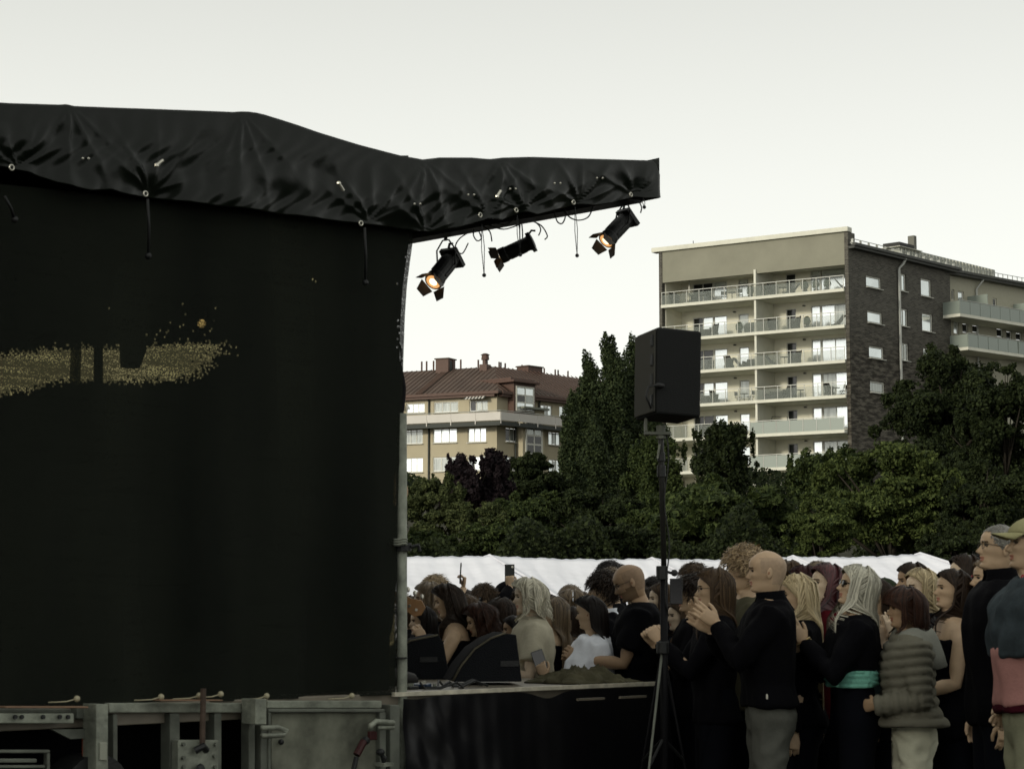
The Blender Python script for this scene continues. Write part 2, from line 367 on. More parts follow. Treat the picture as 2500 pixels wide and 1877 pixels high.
for (y, ye, u0, u1, dv) in ((770, 741, -1.2, 40, 2.4), (846, 818, -.2, 7.5, 2.4), (846, 828, 7.8, 30, 1.8)):
    zb = FT.px(2330, y, -dv)[1]; 
    if y == 846: zb -= .1
    s_ = MB(); s_.box(u0, u1, -dv, -.01, zb, zb+.25); bo = s_.build('balcony', CONC, wing)
    for k in range(int((u1-u0)/1.4)):
        q = MB(); q.box(u0+k*1.4+.02, u0+k*1.4+1.36, -dv, -dv+.04, zb+.26, zb+1.3); q.build('glass_panel', RGF, bo)
    q = MB(); q.box(u0, u0+.05, -dv+.05, -.01, zb+.26, zb+1.3); q.build('glass_panel', RGF, bo)
    q = MB(); q.tube([(u0, -dv+.02, zb+1.36), (u1, -dv+.02, zb+1.36)], .035, 6); q.build('top_rail', RAIL, bo)
p = MB()
for u in (3.2, 9.8): 
    p = MB(); p.box(u, u+.05, -2, -.02, FT.px(2330, 741, -2)[1]+.2, FT.px(2330, 741, -2)[1]+1.25); p.build('privacy_screen', RGF, wing)
p = MB()
p = MB(); uu = FT.px(2380, 700)[0]; p.tube([(uu+.4, -.6, wz), (uu, -.15, wz-.8), (uu, -.15, 8)], .09, 7); p.build('downpipe', RAIL, wing)
# ------------------------------------------------------------------ tan house with red roof
YC = 200
dl = Vector((9.5, -4.6)).normalized(); dr = Vector((7.5, 8.3)).normalized()
cX, cY = (1213-1250)/FPX*YC, YC
FL = Frame(cX-dl.x*34, cY-dl.y*34, math.atan2(dl.y, dl.x)); FR = Frame(cX, cY, math.atan2(dr.y, dr.x))
TAN = mat('tan render', (.385, .345, .245), .9, .15, var=.08, vscale=.35, bump=.15, bscale=5)
RED = mat('red sheet roof', (.070, .050, .038), .7, .3, var=.25, vscale=.6)
REDB = mat('red painted metal', (.082, .047, .035), .6, .3, var=.15)
DG = mat('dark green metal', (.03, .035, .03), .6)
zz = lambda x, y: (x/2.9493+950, y/2.9493+820)
def zr(x0, y0, x1, y1): return (*zz(x0, y0), *zz(x1, y1))
house = thing('apartment_building', 'tan apartment house with red seamed metal roof and white balcony band', 'building', (FL.o.x, FL.o.y, 0), FL.rz)
houseR = thing('house_wing', 'receding right hand facade of tan house with glazed stair tower', 'building', (FR.o.x, FR.o.y, 0), FR.rz)
zev = FL.px(*zz(760, 400))[1]; zrd = None
L1 = [zr(122, 484, 258, 556), zr(322, 473, 498, 552), zr(578, 464, 712, 545), zr(107, 674, 243, 778), zr(315, 666, 490, 770), zr(566, 660, 700, 766), zr(107, 876, 245, 983), zr(315, 870, 490, 975), zr(566, 865, 700, 970)]
hl = [rect(FL, *w) for w in L1]; W0 = 34
extra = []
for (a, c, b, d) in list(hl):
    for k in range(1, 3):
        if (a-k*11) > 1: extra.append((a-k*11, c, b-k*11, d))
hl2 = hl+[e for e in extra if not any(e[0] < h[2]+.2 and e[2] > h[0]-.2 and e[1] < h[3] and e[3] > h[1] for h in hl)]
clean = []
for h in hl2:
    if not any(h[0] < g[2]+.1 and h[2] > g[0]-.1 and h[1] < g[3]+.1 and h[3] > g[1]-.1 for g in clean): clean.append(h)
hl2 = clean
wall_holes('wall', house, 0, W0, 5, zev, 0, hl2, TAN, .25)
for i, (a, c, b, d) in enumerate(hl2):
    n = 4 if (b-a) > 6 else 3
    g = [GB]*n if i in (4, 5) else ([GD, GM, GM] if i == 2 else [GM if i % 2 else GB]*n)
    window(house, a, c, b, d, .08, 3 if n == 3 else 4, g, fw=.1)
R1 = [zr(838, 660, 934, 766), zr(1092, 498, 1174, 578), zr(1226, 508, 1312, 588), zr(1148, 690, 1234, 788), zr(838, 868, 934, 970), zr(1150, 890, 1236, 985)]
hr = [rect(FR, *w) for w in R1]
wall_holes('wall', houseR, 0, 34, 5, zev, 0, hr, TAN, .25)
for i, (a, c, b, d) in enumerate(hr): window(houseR, a, c, b, d, .08, 3, [GD, GM, GD] if i == 0 else [GB, GM], fw=.1)
# roofs: left slope + hip + right slope, joints as real standing seams
rH = FL.px(*zz(640, 228), 6)[1]; RD = 6.0; OV = .6
ridgeL = FL.world(0, RD, rH); ridgeC = FL.world(W0-3.2, RD, rH); evC = FL.world(W0+.45, -OV, zev)
ridgeR = FR.world(34, RD, rH-.0); evL = FL.world(0, -OV, zev); evR = FR.world(34, -OV, zev)
inv = lambda fr, p: (Matrix.Rotation(-fr.rz, 4, 'Z') @ Matrix.Translation(-Vector((fr.o.x, fr.o.y, 0)))) @ p
def slope(fr, par, A, B, Cc, D, seams, name='roof_slope'):   # A,B eave; Cc,D ridge
    A, B, Cc, D = [inv(fr, p) for p in (A, B, Cc, D)]
    mb = MB(); off = Vector((0, 0, -.2)); mb.add([A, B, Cc, D, A+off, B+off, Cc+off, D+off], [(0, 1, 2, 3), (7, 6, 5, 4), (0, 4, 5, 1), (1, 5, 6, 2), (2, 6, 7, 3), (3, 7, 4, 0)])
    ro = mb.build(name, RED, par); n = Vector(B-A).cross(D-A).normalized()
    if n.z < 0: n = -n
    for k in range(1, seams):
        t = k/seams; p = A.lerp(B, t)
        # seam runs perpendicular to the eave in plan up to the ridge line or hip
        e = (B-A).normalized(); up = ((D-A)-e*(D-A).dot(e)).normalized()
        hmax = ((D-A)-e*(D-A).dot(e)).length; s = (p-A).length
        # clip by the slanted sides
        dA = (D-A).dot(e); dB = (B-A).length-(Cc-A).dot(e); L_ = (B-A).length
        h = hmax
        if dA > .01 and s < dA: h = min(h, hmax*s/dA)
        if dB > .01 and (L_-s) < dB: h = min(h, hmax*(L_-s)/dB)
        if h < .3: continue
        q = p+up*h; m = MB(); m.tube([p+n*.035, q+n*.035], .045, 4); m.build('standing_seam', REDB, ro)
slope(FL, house, evL, evC, ridgeC, ridgeL, 60)
slope(FR, houseR, evC, evR, ridgeR, ridgeC, 52)
ridgeBack = FL.world(0, 14, zev); p = MB(); 
p.add([inv(FL, q) for q in (ridgeL, ridgeC, FL.world(W0-6, 14, zev), ridgeBack)], [(0, 1, 2, 3)]); p.build('roof_slope', RED, house)
p = MB(); p.box(0, W0+.5, -OV-.14, -OV+.02, zev-.28, zev+.02); p.build('gutter', REDB, house, bevel=.03)
p = MB(); p.box(.1, 34, -OV-.14, -OV+.02, zev-.28, zev+.02); p.build('gutter', REDB, houseR, bevel=.03)
p = MB(); p.box(0, W0, -OV, -.01, zev-.5, zev-.29); p.build('eaves', REDB, house)
p = MB(); p.box(.1, 34, -OV, -.01, zev-.5, zev-.29); p.build('eaves', REDB, houseR)
def chimney(fr, par, x0, y0, x1, y1, v, extra=True):
    a = fr.px(*zz(x0, y0), v); b = fr.px(*zz(x1, y1), v); m = MB(); m.box(a[0], b[0], v, v+1.6, b[1]-1.2, a[1]-.12); c = m.build('chimney', REDB, par, bevel=.03)
    m = MB(); m.box(a[0]-.1, b[0]+.1, v-.1, v+1.7, a[1]-.12, a[1]); m.build('cap', RED, c)
    m = MB(); m.box(b[0]-.06, b[0]+.012, v+.3, v+1.3, a[1]-1.6, a[1]-.3)
    for k in range(5): m.box(b[0], b[0]+.03, v+.3, v+1.3, a[1]-1.5+k*.25, a[1]-1.44+k*.25)
    m.build('louvre', DG, c)
chimney(FL, house, 334, 162, 426, 250, 5.0); chimney(FR, houseR, 1002, 210, 1105, 297, 4.8)
a = FL.px(*zz(650, 205), 5); b = FL.px(*zz(702, 268), 5); m = MB(); m.box(a[0], b[0], 5, 6, b[1]-.8, a[1]); m.box(a[0]+.25, b[0]-.25, 5.2, 5.8, a[1], a[1]+.5); m.tube([((a[0]+b[0])/2, 5.5, a[1]+.5), ((a[0]+b[0])/2, 5.5, a[1]+1.0)], [.42, .36], 10); m.tube([((a[0]+b[0])/2, 5.5, a[1]+1.0), ((a[0]+b[0])/2, 5.5, a[1]+1.15)], [.5, .2], 10); m.build('chimney', REDB, house)
for (x, y) in ((235, 240), (270, 238), (320, 235), (460, 230), (516, 226), (642, 228)):
    u, z = FL.px(*zz(x, y), RD); m = MB(); m.tube([(u, RD, z-.6), (u, RD, z+.8)], .09, 6); m.build('vent_pipe', REDB, house)
for (x, y) in ((792, 243), (805, 245), (836, 252), (957, 264), (980, 268), (1117, 286), (1196, 296), (1217, 299), (1288, 306)):
    u, z = FR.px(*zz(x, y), RD); m = MB(); m.tube([(u, RD, z-.6), (u, RD, z+.8)], .09, 6); m.build('vent_pipe', REDB, houseR)
# roof ladder
a = FL.px(*zz(225, 395), .4); m = MB()
e1 = inv(FL, evL); up = Vector((0, RD+OV, rH-zev))
for k in range(22):
    q = Vector((a[0], -OV, zev+.1))+up*(k/22); m.box(q.x, q.x+.7, q.y-.05, q.y+.05, q.z, q.z+.08)
m.tube([Vector((a[0], -OV, zev+.12)), Vector((a[0], -OV, zev+.12))+up], .05, 4); m.tube([Vector((a[0]+.7, -OV, zev+.12)), Vector((a[0]+.7, -OV, zev+.12))+up], .05, 4)
m.build('roof_ladder', mat('ladder brown', (.06, .035, .025), .7), house)
# white balcony band with slab and brackets on both facades
WB = mat('white balcony sheet', (.50, .48, .44), .6, .3, var=.06, vscale=.4)
for fr, par, u0, u1, xa, ya, yb in ((FL, house, 0, W0+1.13, 800, 545, 605), (FR, houseR, -1.13, 34, 800, 545, 605)):
    vz = -1.5; z1 = FL.px(*zz(xa, ya), vz)[1]; z0 = FL.px(*zz(xa, yb), vz)[1]
    m = MB(); m.box(u0, u1, vz, -.005, z0-.32, z0-.1); bo = m.build('balcony', DG, par)
    n = int((u1-u0)/2.7)
    for k in range(n):
        s0 = u0+(u1-u0)*k/n; s1 = u0+(u1-u0)*(k+1)/n
        m = MB(); m.box(s0+.012, s1-.012, vz-.05, vz, z0, z1); m.build('balcony_panel', WB, bo)
        m = MB(); m.box(s0-.05, s0+.05, vz-.1, vz-.055, z0-.35, z0+.25); m.build('bracket', WB, bo)
    m = MB(); m.tube([(u0, vz-.02, z1+.12), (u1, vz-.02, z1+.12)], .04, 5); m.build('top_rail', RAIL, bo)
    m = MB(); m.box(u0, u1, vz-.12, vz+.1, z0-.5, z0-.34); m.build('gutter', DG, bo)
for fr, par, x in ((FL, house, 290), (FL, house, 98-185), (FR, houseR, 905), (FR, houseR, 1075)):
    u, z = fr.px(*zz(x, 500)); m = MB(); m.tube([(u, -.5, zev-.1), (u, -.12, zev-.7), (u, -.12, 5)], .1, 6); m.build('downpipe', DG, par)
# awnings
aw = mat('grey awning', (.16, .17, .14), .8)
a = rect(FL, *zr(100, 452, 274, 480)); m = MB(); m.prism([(0, 0), (0, .35), (-1.3, -.35), (-1.3, -.5)], 0, a[2]-a[0], 0, Matrix.Translation((a[0], 0, a[1])) @ Matrix.Rotation(R(90), 4, 'Z')); m.build('awning', aw, house)
a = rect(FL, *zr(566, 430, 718, 460))
for k in range(13):
    w = (a[2]-a[0])/13; m = MB(); m.add([(a[0]+k*w, -1.0, a[1]), (a[0]+(k+1)*w, -1.0, a[1]), (a[0]+(k+1)*w, -.05, a[3]+.25), (a[0]+k*w, -.05, a[3]+.25)], [(0, 1, 2, 3)])
    m.build('awning_stripe', WB if k % 2 else DG, house, solid=.02)
# glazed stair tower rising through the eaves
TV = -.9
def txr(x0, y0, x1, y1): return rect(FR, *zr(x0, y0, x1, y1), TV)
t1 = txr(916, 365, 1046, 545); t2 = txr(985, 575, 1106, 860)
WT = mat('white tower frame', (.55, .55, .5), .5, .3)
m = MB(); m.box(t1[0]-.25, t1[2]+.25, TV+.1, 4, t1[1]-.3, t1[3]+.3); m.build('stair_tower', REDB, houseR)
m = MB(); m.box(t2[0]-.35, t2[2]+.35, TV+.1, .1, t2[1]-1, t2[3]+.6); m.build('stair_tower', TAN, houseR)
m = MB(); m.box(t1[0]-.8, t1[2]+.5, TV-.35, 4.5, t1[3]+.3, t1[3]+.55); m.box(t1[0]-.6, t1[2]+.3, TV+.2, 4.5, t1[3]+.55, t1[3]+.8); m.build('tower_roof', REDB, houseR, bevel=.05)
m = MB(); m.box(t2[0]-.8, t2[2]+.5, TV-.5, .1, t2[3]+.6, t2[3]+.8); m.build('tower_roof', aw, houseR)
window(houseR, t1[0], t1[1], t1[2], t1[3], TV, 2, [GB, GB, GD, GM, GB, GB], rows=3, sill=False, fw=.16)
window(houseR, t2[0], t2[1], t2[2], t2[3], TV, 2, [GD, GD, GD, GD, GM, GM, GB, GB], rows=4, sill=False, fw=.2)
# ------------------------------------------------------------------ white marquee
TW = mat('white marquee sheet', (.68, .69, .74), .6, .3, bump=.9, bscale=3.2, stretch=(.8, 1, 4), var=.05, vscale=1.5)
TWF = mat('marquee seam', (.56, .57, .62), .5, .3)
YT = 46.0
tent = thing('marquee', 'long white marquee with peaked bays behind the crowd', 'tent', (0, YT, 0))
pk = [(800, 1352), (1195, 1357), (1592, 1364), (1936, 1359), (2246, 1352)]
pts = [at(x, y, YT) for x, y in pk]
ev_z = 1.75; SH = 4.4   # rafters fall towards the camera and to the right
EV = []
for i, p in enumerate(pts):
    q = Vector((p.x+1.9+(.6 if i == 4 else 0), YT-4.2, p.z-1.25)); EV.append(q)
def sag(a, b, c, d, n=70, m=22):
    P = []
    for i in range(n+1):
        row = []
        for j in range(m+1):
            s, t = i/n, j/m; q = a.lerp(b, s).lerp(d.lerp(c, s), t)
            q = q+Vector((0, 0, -.11*math.sin(math.pi*s)*math.sin(math.pi*min(1, t*.8+.12))))+Vector((0, 0, .010*math.sin(s*38+t*11+2*math.sin(s*7))+.007*math.sin(s*83+t*31+math.sin(t*6)*2)+.004*math.sin(s*150+t*44)))
            row.append((q.x, q.y-YT, q.z))
        P.append(row)
    return P
for i in range(4):
    m = MB(); m.grid(sag(pts[i], pts[i+1], EV[i+1], EV[i])); m.build('roof_bay', TW, tent, smooth=True, solid=.02)
hipE = Vector((pts[4].x+3.2, YT-.5, pts[4].z-1.25)); m = MB(); m.grid(sag(pts[4], pts[4]+Vector((.01, 0, 0)), hipE, EV[4])); m.build('roof_bay', TW, tent, smooth=True, solid=.02)
for i, (p, q) in enumerate(zip(pts, EV)):
    m = MB(); o = Vector((0, YT, 0)); m.tube([p-o+Vector((-.12, 0, -.03)), p-o+Vector((0, 0, .015)), (p.lerp(q, .5))-o+Vector((0, 0, .05)), q-o+Vector((0, 0, .03))], .035, 8); m.build('rafter_seam', TWF, tent, smooth=True)
    m = MB(); m.tube([(q.x, q.y-YT, 0), (q.x, q.y-YT, q.z)], .05, 8); m.build('post', RAIL, tent)
    m = MB(); m.tube([(p.x, 4, 0), (p.x, 4, p.z-1.2)], .05, 8); m.build('post', RAIL, tent)
for i in range(4):
    a, b = pts[i], pts[i+1]; m = MB(); m.grid(sag(a, b, Vector((b.x, YT+4.2, b.z-1.25)), Vector((a.x, YT+4.2, a.z-1.25)))); m.build('roof_bay', TW, tent, smooth=True, solid=.02)
m = MB(); m.box(pts[0].x, pts[4].x, 4.2, 4.24, 0, 1.45); m.build('rear_wall_sheet', TW, tent)
# ------------------------------------------------------------------ trees
def leafmat(name, c, c2, rough=.7, tr=.25): return mat(name, c, rough, .12, col2=c2, transl=tr, island=True)
LG = leafmat('mid green leaves', (.008, .016, .005), (.058, .078, .023))
LD = leafmat('deep green leaves', (.004, .008, .003), (.033, .045, .015))
LP = leafmat('copper leaves', (.008, .006, .008), (.022, .015, .017))
LL = leafmat('fresh green leaves', (.012, .022, .006), (.092, .118, .034))
LPO = leafmat('poplar leaves', (.007, .014, .006), (.050, .067, .026))
LB = leafmat('birch leaves', (.014, .022, .008), (.095, .112, .042))
BK = mat('bark', (.024, .021, .016), .9, .1, var=.3, vscale=4, bump=.6, bscale=12)
def leaves_mesh(name, Pp, Nn, size, m, aspect=1.6):
    n = len(Pp); g = rng
    t = g.normal(size=(n, 3)); t -= Nn*np.sum(t*Nn, 1)[:, None]; t /= np.linalg.norm(t, axis=1)[:, None]
    b = np.cross(Nn, t); sz = size*(.6+.8*g.random(n))[:, None]
    V = np.empty((n, 4, 3)); V[:, 0] = Pp-t*sz*.5*aspect; V[:, 1] = Pp+b*sz*.5-Nn*sz*.12; V[:, 2] = Pp+t*sz*.5*aspect; V[:, 3] = Pp-b*sz*.5-Nn*sz*.12
    me = bpy.data.meshes.new(name); me.vertices.add(4*n); me.vertices.foreach_set('co', V.reshape(-1))
    me.loops.add(4*n); me.loops.foreach_set('vertex_index', np.arange(4*n, dtype=np.int32))
    me.polygons.add(n); me.polygons.foreach_set('loop_start', np.arange(0, 4*n, 4, dtype=np.int32))
    try: me.polygons.foreach_set('loop_total', np.full(n, 4, dtype=np.int32))
    except Exception: pass
    me.materials.append(m); me.update(calc_edges=True); return me
def tree(label, px, ytop, ybot, wpx, Y, kind, m, nleaf, leaf=.16, group='trees on the slope behind the marquee', name='tree', nclump=34, seed=0, core=True):
    g = np.random.default_rng(seed+int(px)); nleaf = int(nleaf*1.75); leaf *= .62; hh = ybot-ytop; ytop += hh*(.02 if kind == 'poplar' else .06); wpx *= .96; base = at(px, 1480, Y); gz = ground_h(base.x, Y)
    top = at(px, ytop, Y).z; bot = max(gz+.3, at(px, ybot, Y).z); H = top-bot; Wd = wpx/FPX*Y/2
    t = thing(name, label, 'tree', (base.x, Y, gz-.1), 0, group)
    cl = []; cz = (top+bot)/2-gz
    if kind == 'poplar':
        for k in range(nclump):
            f = (k+.5)/nclump; z = bot-gz+H*f*.93; r = Wd*(.62+.38*math.sin(math.pi*min(1, f*.9+.10)))*(1 if f < .80 else ((1-f)/.20)**.6*.72+.28)*(.88+.24*g.random())
            a = g.random()*6.28; d = r*.5*g.random()**.5; cl.append((math.cos(a)*d*1.15, math.sin(a)*d*1.15, z, r*.5, r*.5, H*.06+r*.3))
    else:
        for k in range(nclump):
            d = g.normal(size=3); d /= np.linalg.norm(d); d[2] = d[2]*.9+.12
            q = (.45+.5*g.random())
            x, y, z = d[0]*Wd*q, d[1]*Wd*q, cz+d[2]*H/2*q
            s = (.2+.16*g.random()); sp = .75 if kind != 'spiky' else 1.9
            cl.append((x, y, z, Wd*s, Wd*s, max(Wd, H/2)*s*sp*.8))
        for k in range(16 if kind == 'round' else 6):
            a = g.uniform(-.2, math.pi+.2); q = g.uniform(.92, 1.12); cl.append((math.cos(a)*Wd*q, g.normal()*Wd*.25, cz+math.sin(a)*H/2*q*.95, Wd*g.uniform(.06, .13), Wd*.10, Wd*g.uniform(.07, .16)))
        if kind == 'spiky':
            for k in range(9):
                x = Wd*(-.85+1.7*k/8)+g.normal()*.2; cl.append((x, g.normal()*Wd*.3, cz+H*(.22+.2*g.random()), Wd*.09, Wd*.09, H*.16))
        if kind == 'birch':
            for k in range(12): cl.append((g.uniform(-.8, .8)*Wd, g.uniform(-.5, .5)*Wd, cz+g.uniform(-.1, .45)*H, Wd*.16, Wd*.16, H*.16))
    cl = np.array(cl)
    if kind != 'poplar':     # second level: many small leaf clusters over each bough
        k2 = 13; dd = g.normal(size=(len(cl), k2, 3)); dd /= np.linalg.norm(dd, axis=2)[:, :, None]; dd[:, :, 2] = np.abs(dd[:, :, 2])*.8+dd[:, :, 2]*.2
        sub = cl[:, None, :3]+dd*cl[:, None, 3:6]*(.55+.5*g.random((len(cl), k2, 1))); rs = (.20+.20*g.random((len(cl), k2, 1)))*cl[:, None, 3:6]*np.array([1, 1, .8])
        main = cl; cl = np.concatenate([np.concatenate([sub, rs], 2).reshape(-1, 6), main*np.array([1, 1, 1, .75, .75, .75])])
    else: main = cl
    area = (cl[:, 3]*cl[:, 5]); pr = area/area.sum()
    idx = g.choice(len(cl), nleaf, p=pr); d = g.normal(size=(nleaf, 3)); d /= np.linalg.norm(d, axis=1)[:, None]
    wob = 1+.2*noise3(d+cl[idx, :3]*.7, seed+3, .55, 5)+.12*noise3(cl[idx, :3]+d*cl[idx, 3:6], seed+9, 1.1, 6)
    rr = (.55+.5*g.random(nleaf)**.6)*wob
    Pp = cl[idx, :3]+d*cl[idx, 3:6]*rr[:, None]
    Nn = d+g.normal(size=(nleaf, 3))*.8+np.array([0, -.1, .35]); Nn /= np.linalg.norm(Nn, axis=1)[:, None]
    if kind == 'chestnut':   # leaves in drooping palmate bundles
        k5 = nleaf//5; c0 = np.repeat(Pp[:k5], 5, 0); n0 = np.repeat(Nn[:k5], 5, 0); a = np.tile(np.arange(5)*1.1-2.2, k5)
        tx, ty = np.cos(a), np.sin(a); Pp = c0+np.stack([tx, g.normal(size=5*k5)*.2, ty*.8-.2], 1)*leaf*.7; Nn = n0
    sel = Pp[:, 2] > .3
    crown = linkmesh('crown', leaves_mesh('crown', Pp[sel], Nn[sel], leaf, m, 1.7 if kind != 'chestnut' else 2.2), t)
    # trunk with limbs reaching the clumps
    tb = MB(); tr = max(.1, Wd*.07); zt = cz+H*.25
    tb.tube([(0, 0, 0), (g.normal()*.1, g.normal()*.1, zt*.4), (g.normal()*.2, g.normal()*.2, zt)], [tr, tr*.75, tr*.3], 8)
    for c in main[::max(1, len(main)//14)]:
        z0 = max(.5, min(zt*.9, c[2]*.6)); tb.tube([(0, 0, z0), (c[0]*.45, c[1]*.45, (z0+c[2])/2), (c[0], c[1], c[2])], [tr*.4, tr*.28, tr*.08], 5)
    tb.build('trunk', BK, t, smooth=True)
    return t
T = [
 # label, px, ytop, ybot, w, Y, kind, mat, n, leaf
 ('tall slim poplar with the highest tip left of the loudspeaker', 1488, 788, 1230, 118, 112, 'poplar', LPO, 21000, .15),
 ('poplar spire standing just left of the highest poplar', 1436, 836, 1230, 100, 113, 'poplar', LPO, 16000, .15),
 ('poplar spire right of the highest poplar, beside the loudspeaker', 1546, 792, 1230, 96, 116, 'poplar', LPO, 16000, .15),
 ('shorter narrow poplar in front of the poplar group', 1452, 1000, 1260, 84, 106, 'poplar', LPO, 10000, .15),
 ('low wide poplar at the left foot of the poplar group', 1398, 930, 1240, 66, 110, 'poplar', LPO, 9000, .15),
 ('poplar crown hidden half behind the loudspeaker', 1600, 900, 1260, 90, 112, 'poplar', LPO, 11000, .15),
 ('dark copper leaved tree with spiky tips below the red roof', 1160, 1096, 1330, 175, 96, 'spiky', LP, 24000, .17),
 ('round dark green tree between copper tree and poplars', 1305, 1092, 1330, 185, 104, 'round', LD, 24000, .17),
 ('feathery light birch beside the galvanised stage post', 1052, 1150, 1370, 190, 82, 'birch', LB, 26000, .12),
 ('low light green birch in front of the copper tree', 1178, 1212, 1375, 130, 74, 'birch', LB, 15000, .11),
 ('broad deep green tree left of the loudspeaker pole', 1310, 1190, 1375, 260, 84, 'round', LG, 30000, .13),
 ('deep green bushy tree directly below the poplars', 1470, 1180, 1380, 240, 80, 'round', LD, 26000, .13),
 ('green tree behind the loudspeaker pole, right of the poplars', 1595, 1060, 1300, 150, 98, 'spiky', LG, 17000, .15),
 ('thin spiky tree standing before the lower balconies', 1772, 1015, 1250, 165, 104, 'spiky', LD, 11000, .18),
 ('low green tree filling behind the loudspeaker pole', 1600, 1190, 1380, 170, 76, 'round', LG, 18000, .13),
 ('chestnut with drooping fingered leaves right of the loudspeaker pole', 1760, 1165, 1385, 330, 68, 'chestnut', LG, 30000, .17),
 ('feathery sumac like tree in front of the brick corner', 2035, 1100, 1340, 230, 86, 'spiky', LG, 24000, .16),
 ('green tree with pointed tip against the brick wing', 1995, 1215, 1380, 220, 74, 'round', LD, 20000, .13),
 ('great dark tree rising in front of the brick wing', 2335, 826, 1370, 360, 92, 'round', LD, 60000, .15),
 ('fresh green maple behind the end of the marquee', 2180, 1088, 1375, 400, 62, 'round', LL, 42000, .12),
 ('low bright maple in front of the dark tree, left of the fresh green maple', 2005, 1210, 1390, 170, 58, 'round', LL, 16000, .11),
 ('dark tree filling the gap under the great dark tree', 2270, 1030, 1370, 290, 90, 'round', LD, 26000, .15),
 ('very dark tree at the right edge of the picture', 2465, 850, 1380, 270, 82, 'round', LD, 42000, .15),
 ('dark shaded tree behind the man with glasses', 2400, 1110, 1400, 200, 60, 'round', LD, 20000, .12),
 ('dark crown between great dark tree and right edge', 2345, 880, 1250, 190, 100, 'round', LD, 18000, .16),
 ('dark bushy tree low between chestnut and maple', 1890, 1195, 1390, 200, 78, 'round', LD, 18000, .13),
 ('green shrub tree low behind the copper tree', 1230, 1270, 1385, 240, 70, 'round', LG, 16000, .11),
 ('low hedge like tree below the loudspeaker pole', 1540, 1280, 1385, 260, 66, 'round', LD, 16000, .11),
 ('dense shrub behind the right end of the marquee, under the dark tree', 2440, 1250, 1420, 260, 56, 'round', LD, 20000, .11),
 ('dark leafy shrub between the marquee tip and the bare shouldered woman', 2330, 1270, 1430, 180, 54, 'round', LD, 14000, .11),
 ('low green tree at the foot of the marquee left end', 1030, 1290, 1390, 200, 66, 'round', LG, 12000, .11),
]
for i, a in enumerate(T): tree(*a[:9], leaf=a[9], seed=i*13+5, nclump=40 if a[6] == 'round' else 34)
def hedge(label, x0, x1, y0, y1, h, n, lf, m):
    g = np.random.default_rng(int(n)); X = g.uniform(x0, x1, n); Y = g.uniform(y0, y1, n); hm = h*(1+.18*np.sin(X*1.1)+.12*np.sin(X*2.7+1)); Z = hm*g.random(n)**.5+np.array([ground_h(a, b) for a, b in zip(X, Y)])
    Nn = g.normal(size=(n, 3))*.8+np.array([0, -.5, .5]); Nn /= np.linalg.norm(Nn, axis=1)[:, None]
    tag(linkmesh('shrubs', leaves_mesh('shrubs', np.stack([X, Y, Z], 1), Nn, lf, m)), label, 'shrubs', kind='stuff')
hedge('low tangle of dark shrubs directly behind the marquee', -12, 24, 63, 67, 3.6, 130000, .09, LD)
# unseen trees added behind the photographer to shade stage and crowd from the sun
o0 = None; LBK = []
for k, (x, y, sc) in enumerate([(36*math.sin(R(a)), 8+36*math.cos(R(a)), 0.86+.06*math.sin(a)) for a in range(192, 268, 13)]+[(47*math.sin(R(a)), 8+47*math.cos(R(a)), 0.94+.06*math.sin(a)) for a in range(196, 266, 12)]):
    if o0 is None: o0 = tree('broad dark park tree', 1250, 300, 1480, 780, 80, 'round', LD, 14000, leaf=1.1, group='shade trees added behind the photographer', nclump=40, seed=91)
    t_ = o0 if k == 0 else dup(o0, (x, y, 0)); t_.location = (x, y, -.2); t_.scale = (sc,)*3; t_.rotation_euler = (0, 0, k*1.3)
    t_['label'] = 'unseen shade tree added in the row behind the photographer'
# far wood on the slope behind, fills the gaps low down
m_ = []
g = np.random.default_rng(5); n = 60000
X = g.uniform(-60, 60, n); Yv = g.uniform(118, 128, n); lump = 3.0*np.sin(X*.5)*.4+2.2*np.sin(X*.9+2)*.3
gz = np.array([ground_h(x, y) for x, y in zip(X, Yv)])
hmax = 1.3+lump*.3; Zv = gz+hmax*g.random(n)**.6
Nn = g.normal(size=(n, 3))*.6+np.array([0, -.7, .5]); Nn /= np.linalg.norm(Nn, axis=1)[:, None]
tag(linkmesh('undergrowth', leaves_mesh('undergrowth', np.stack([X, Yv, Zv], 1), Nn, .16, LD)), 'dense dark undergrowth on the slope between the tree trunks', 'undergrowth', kind='stuff')
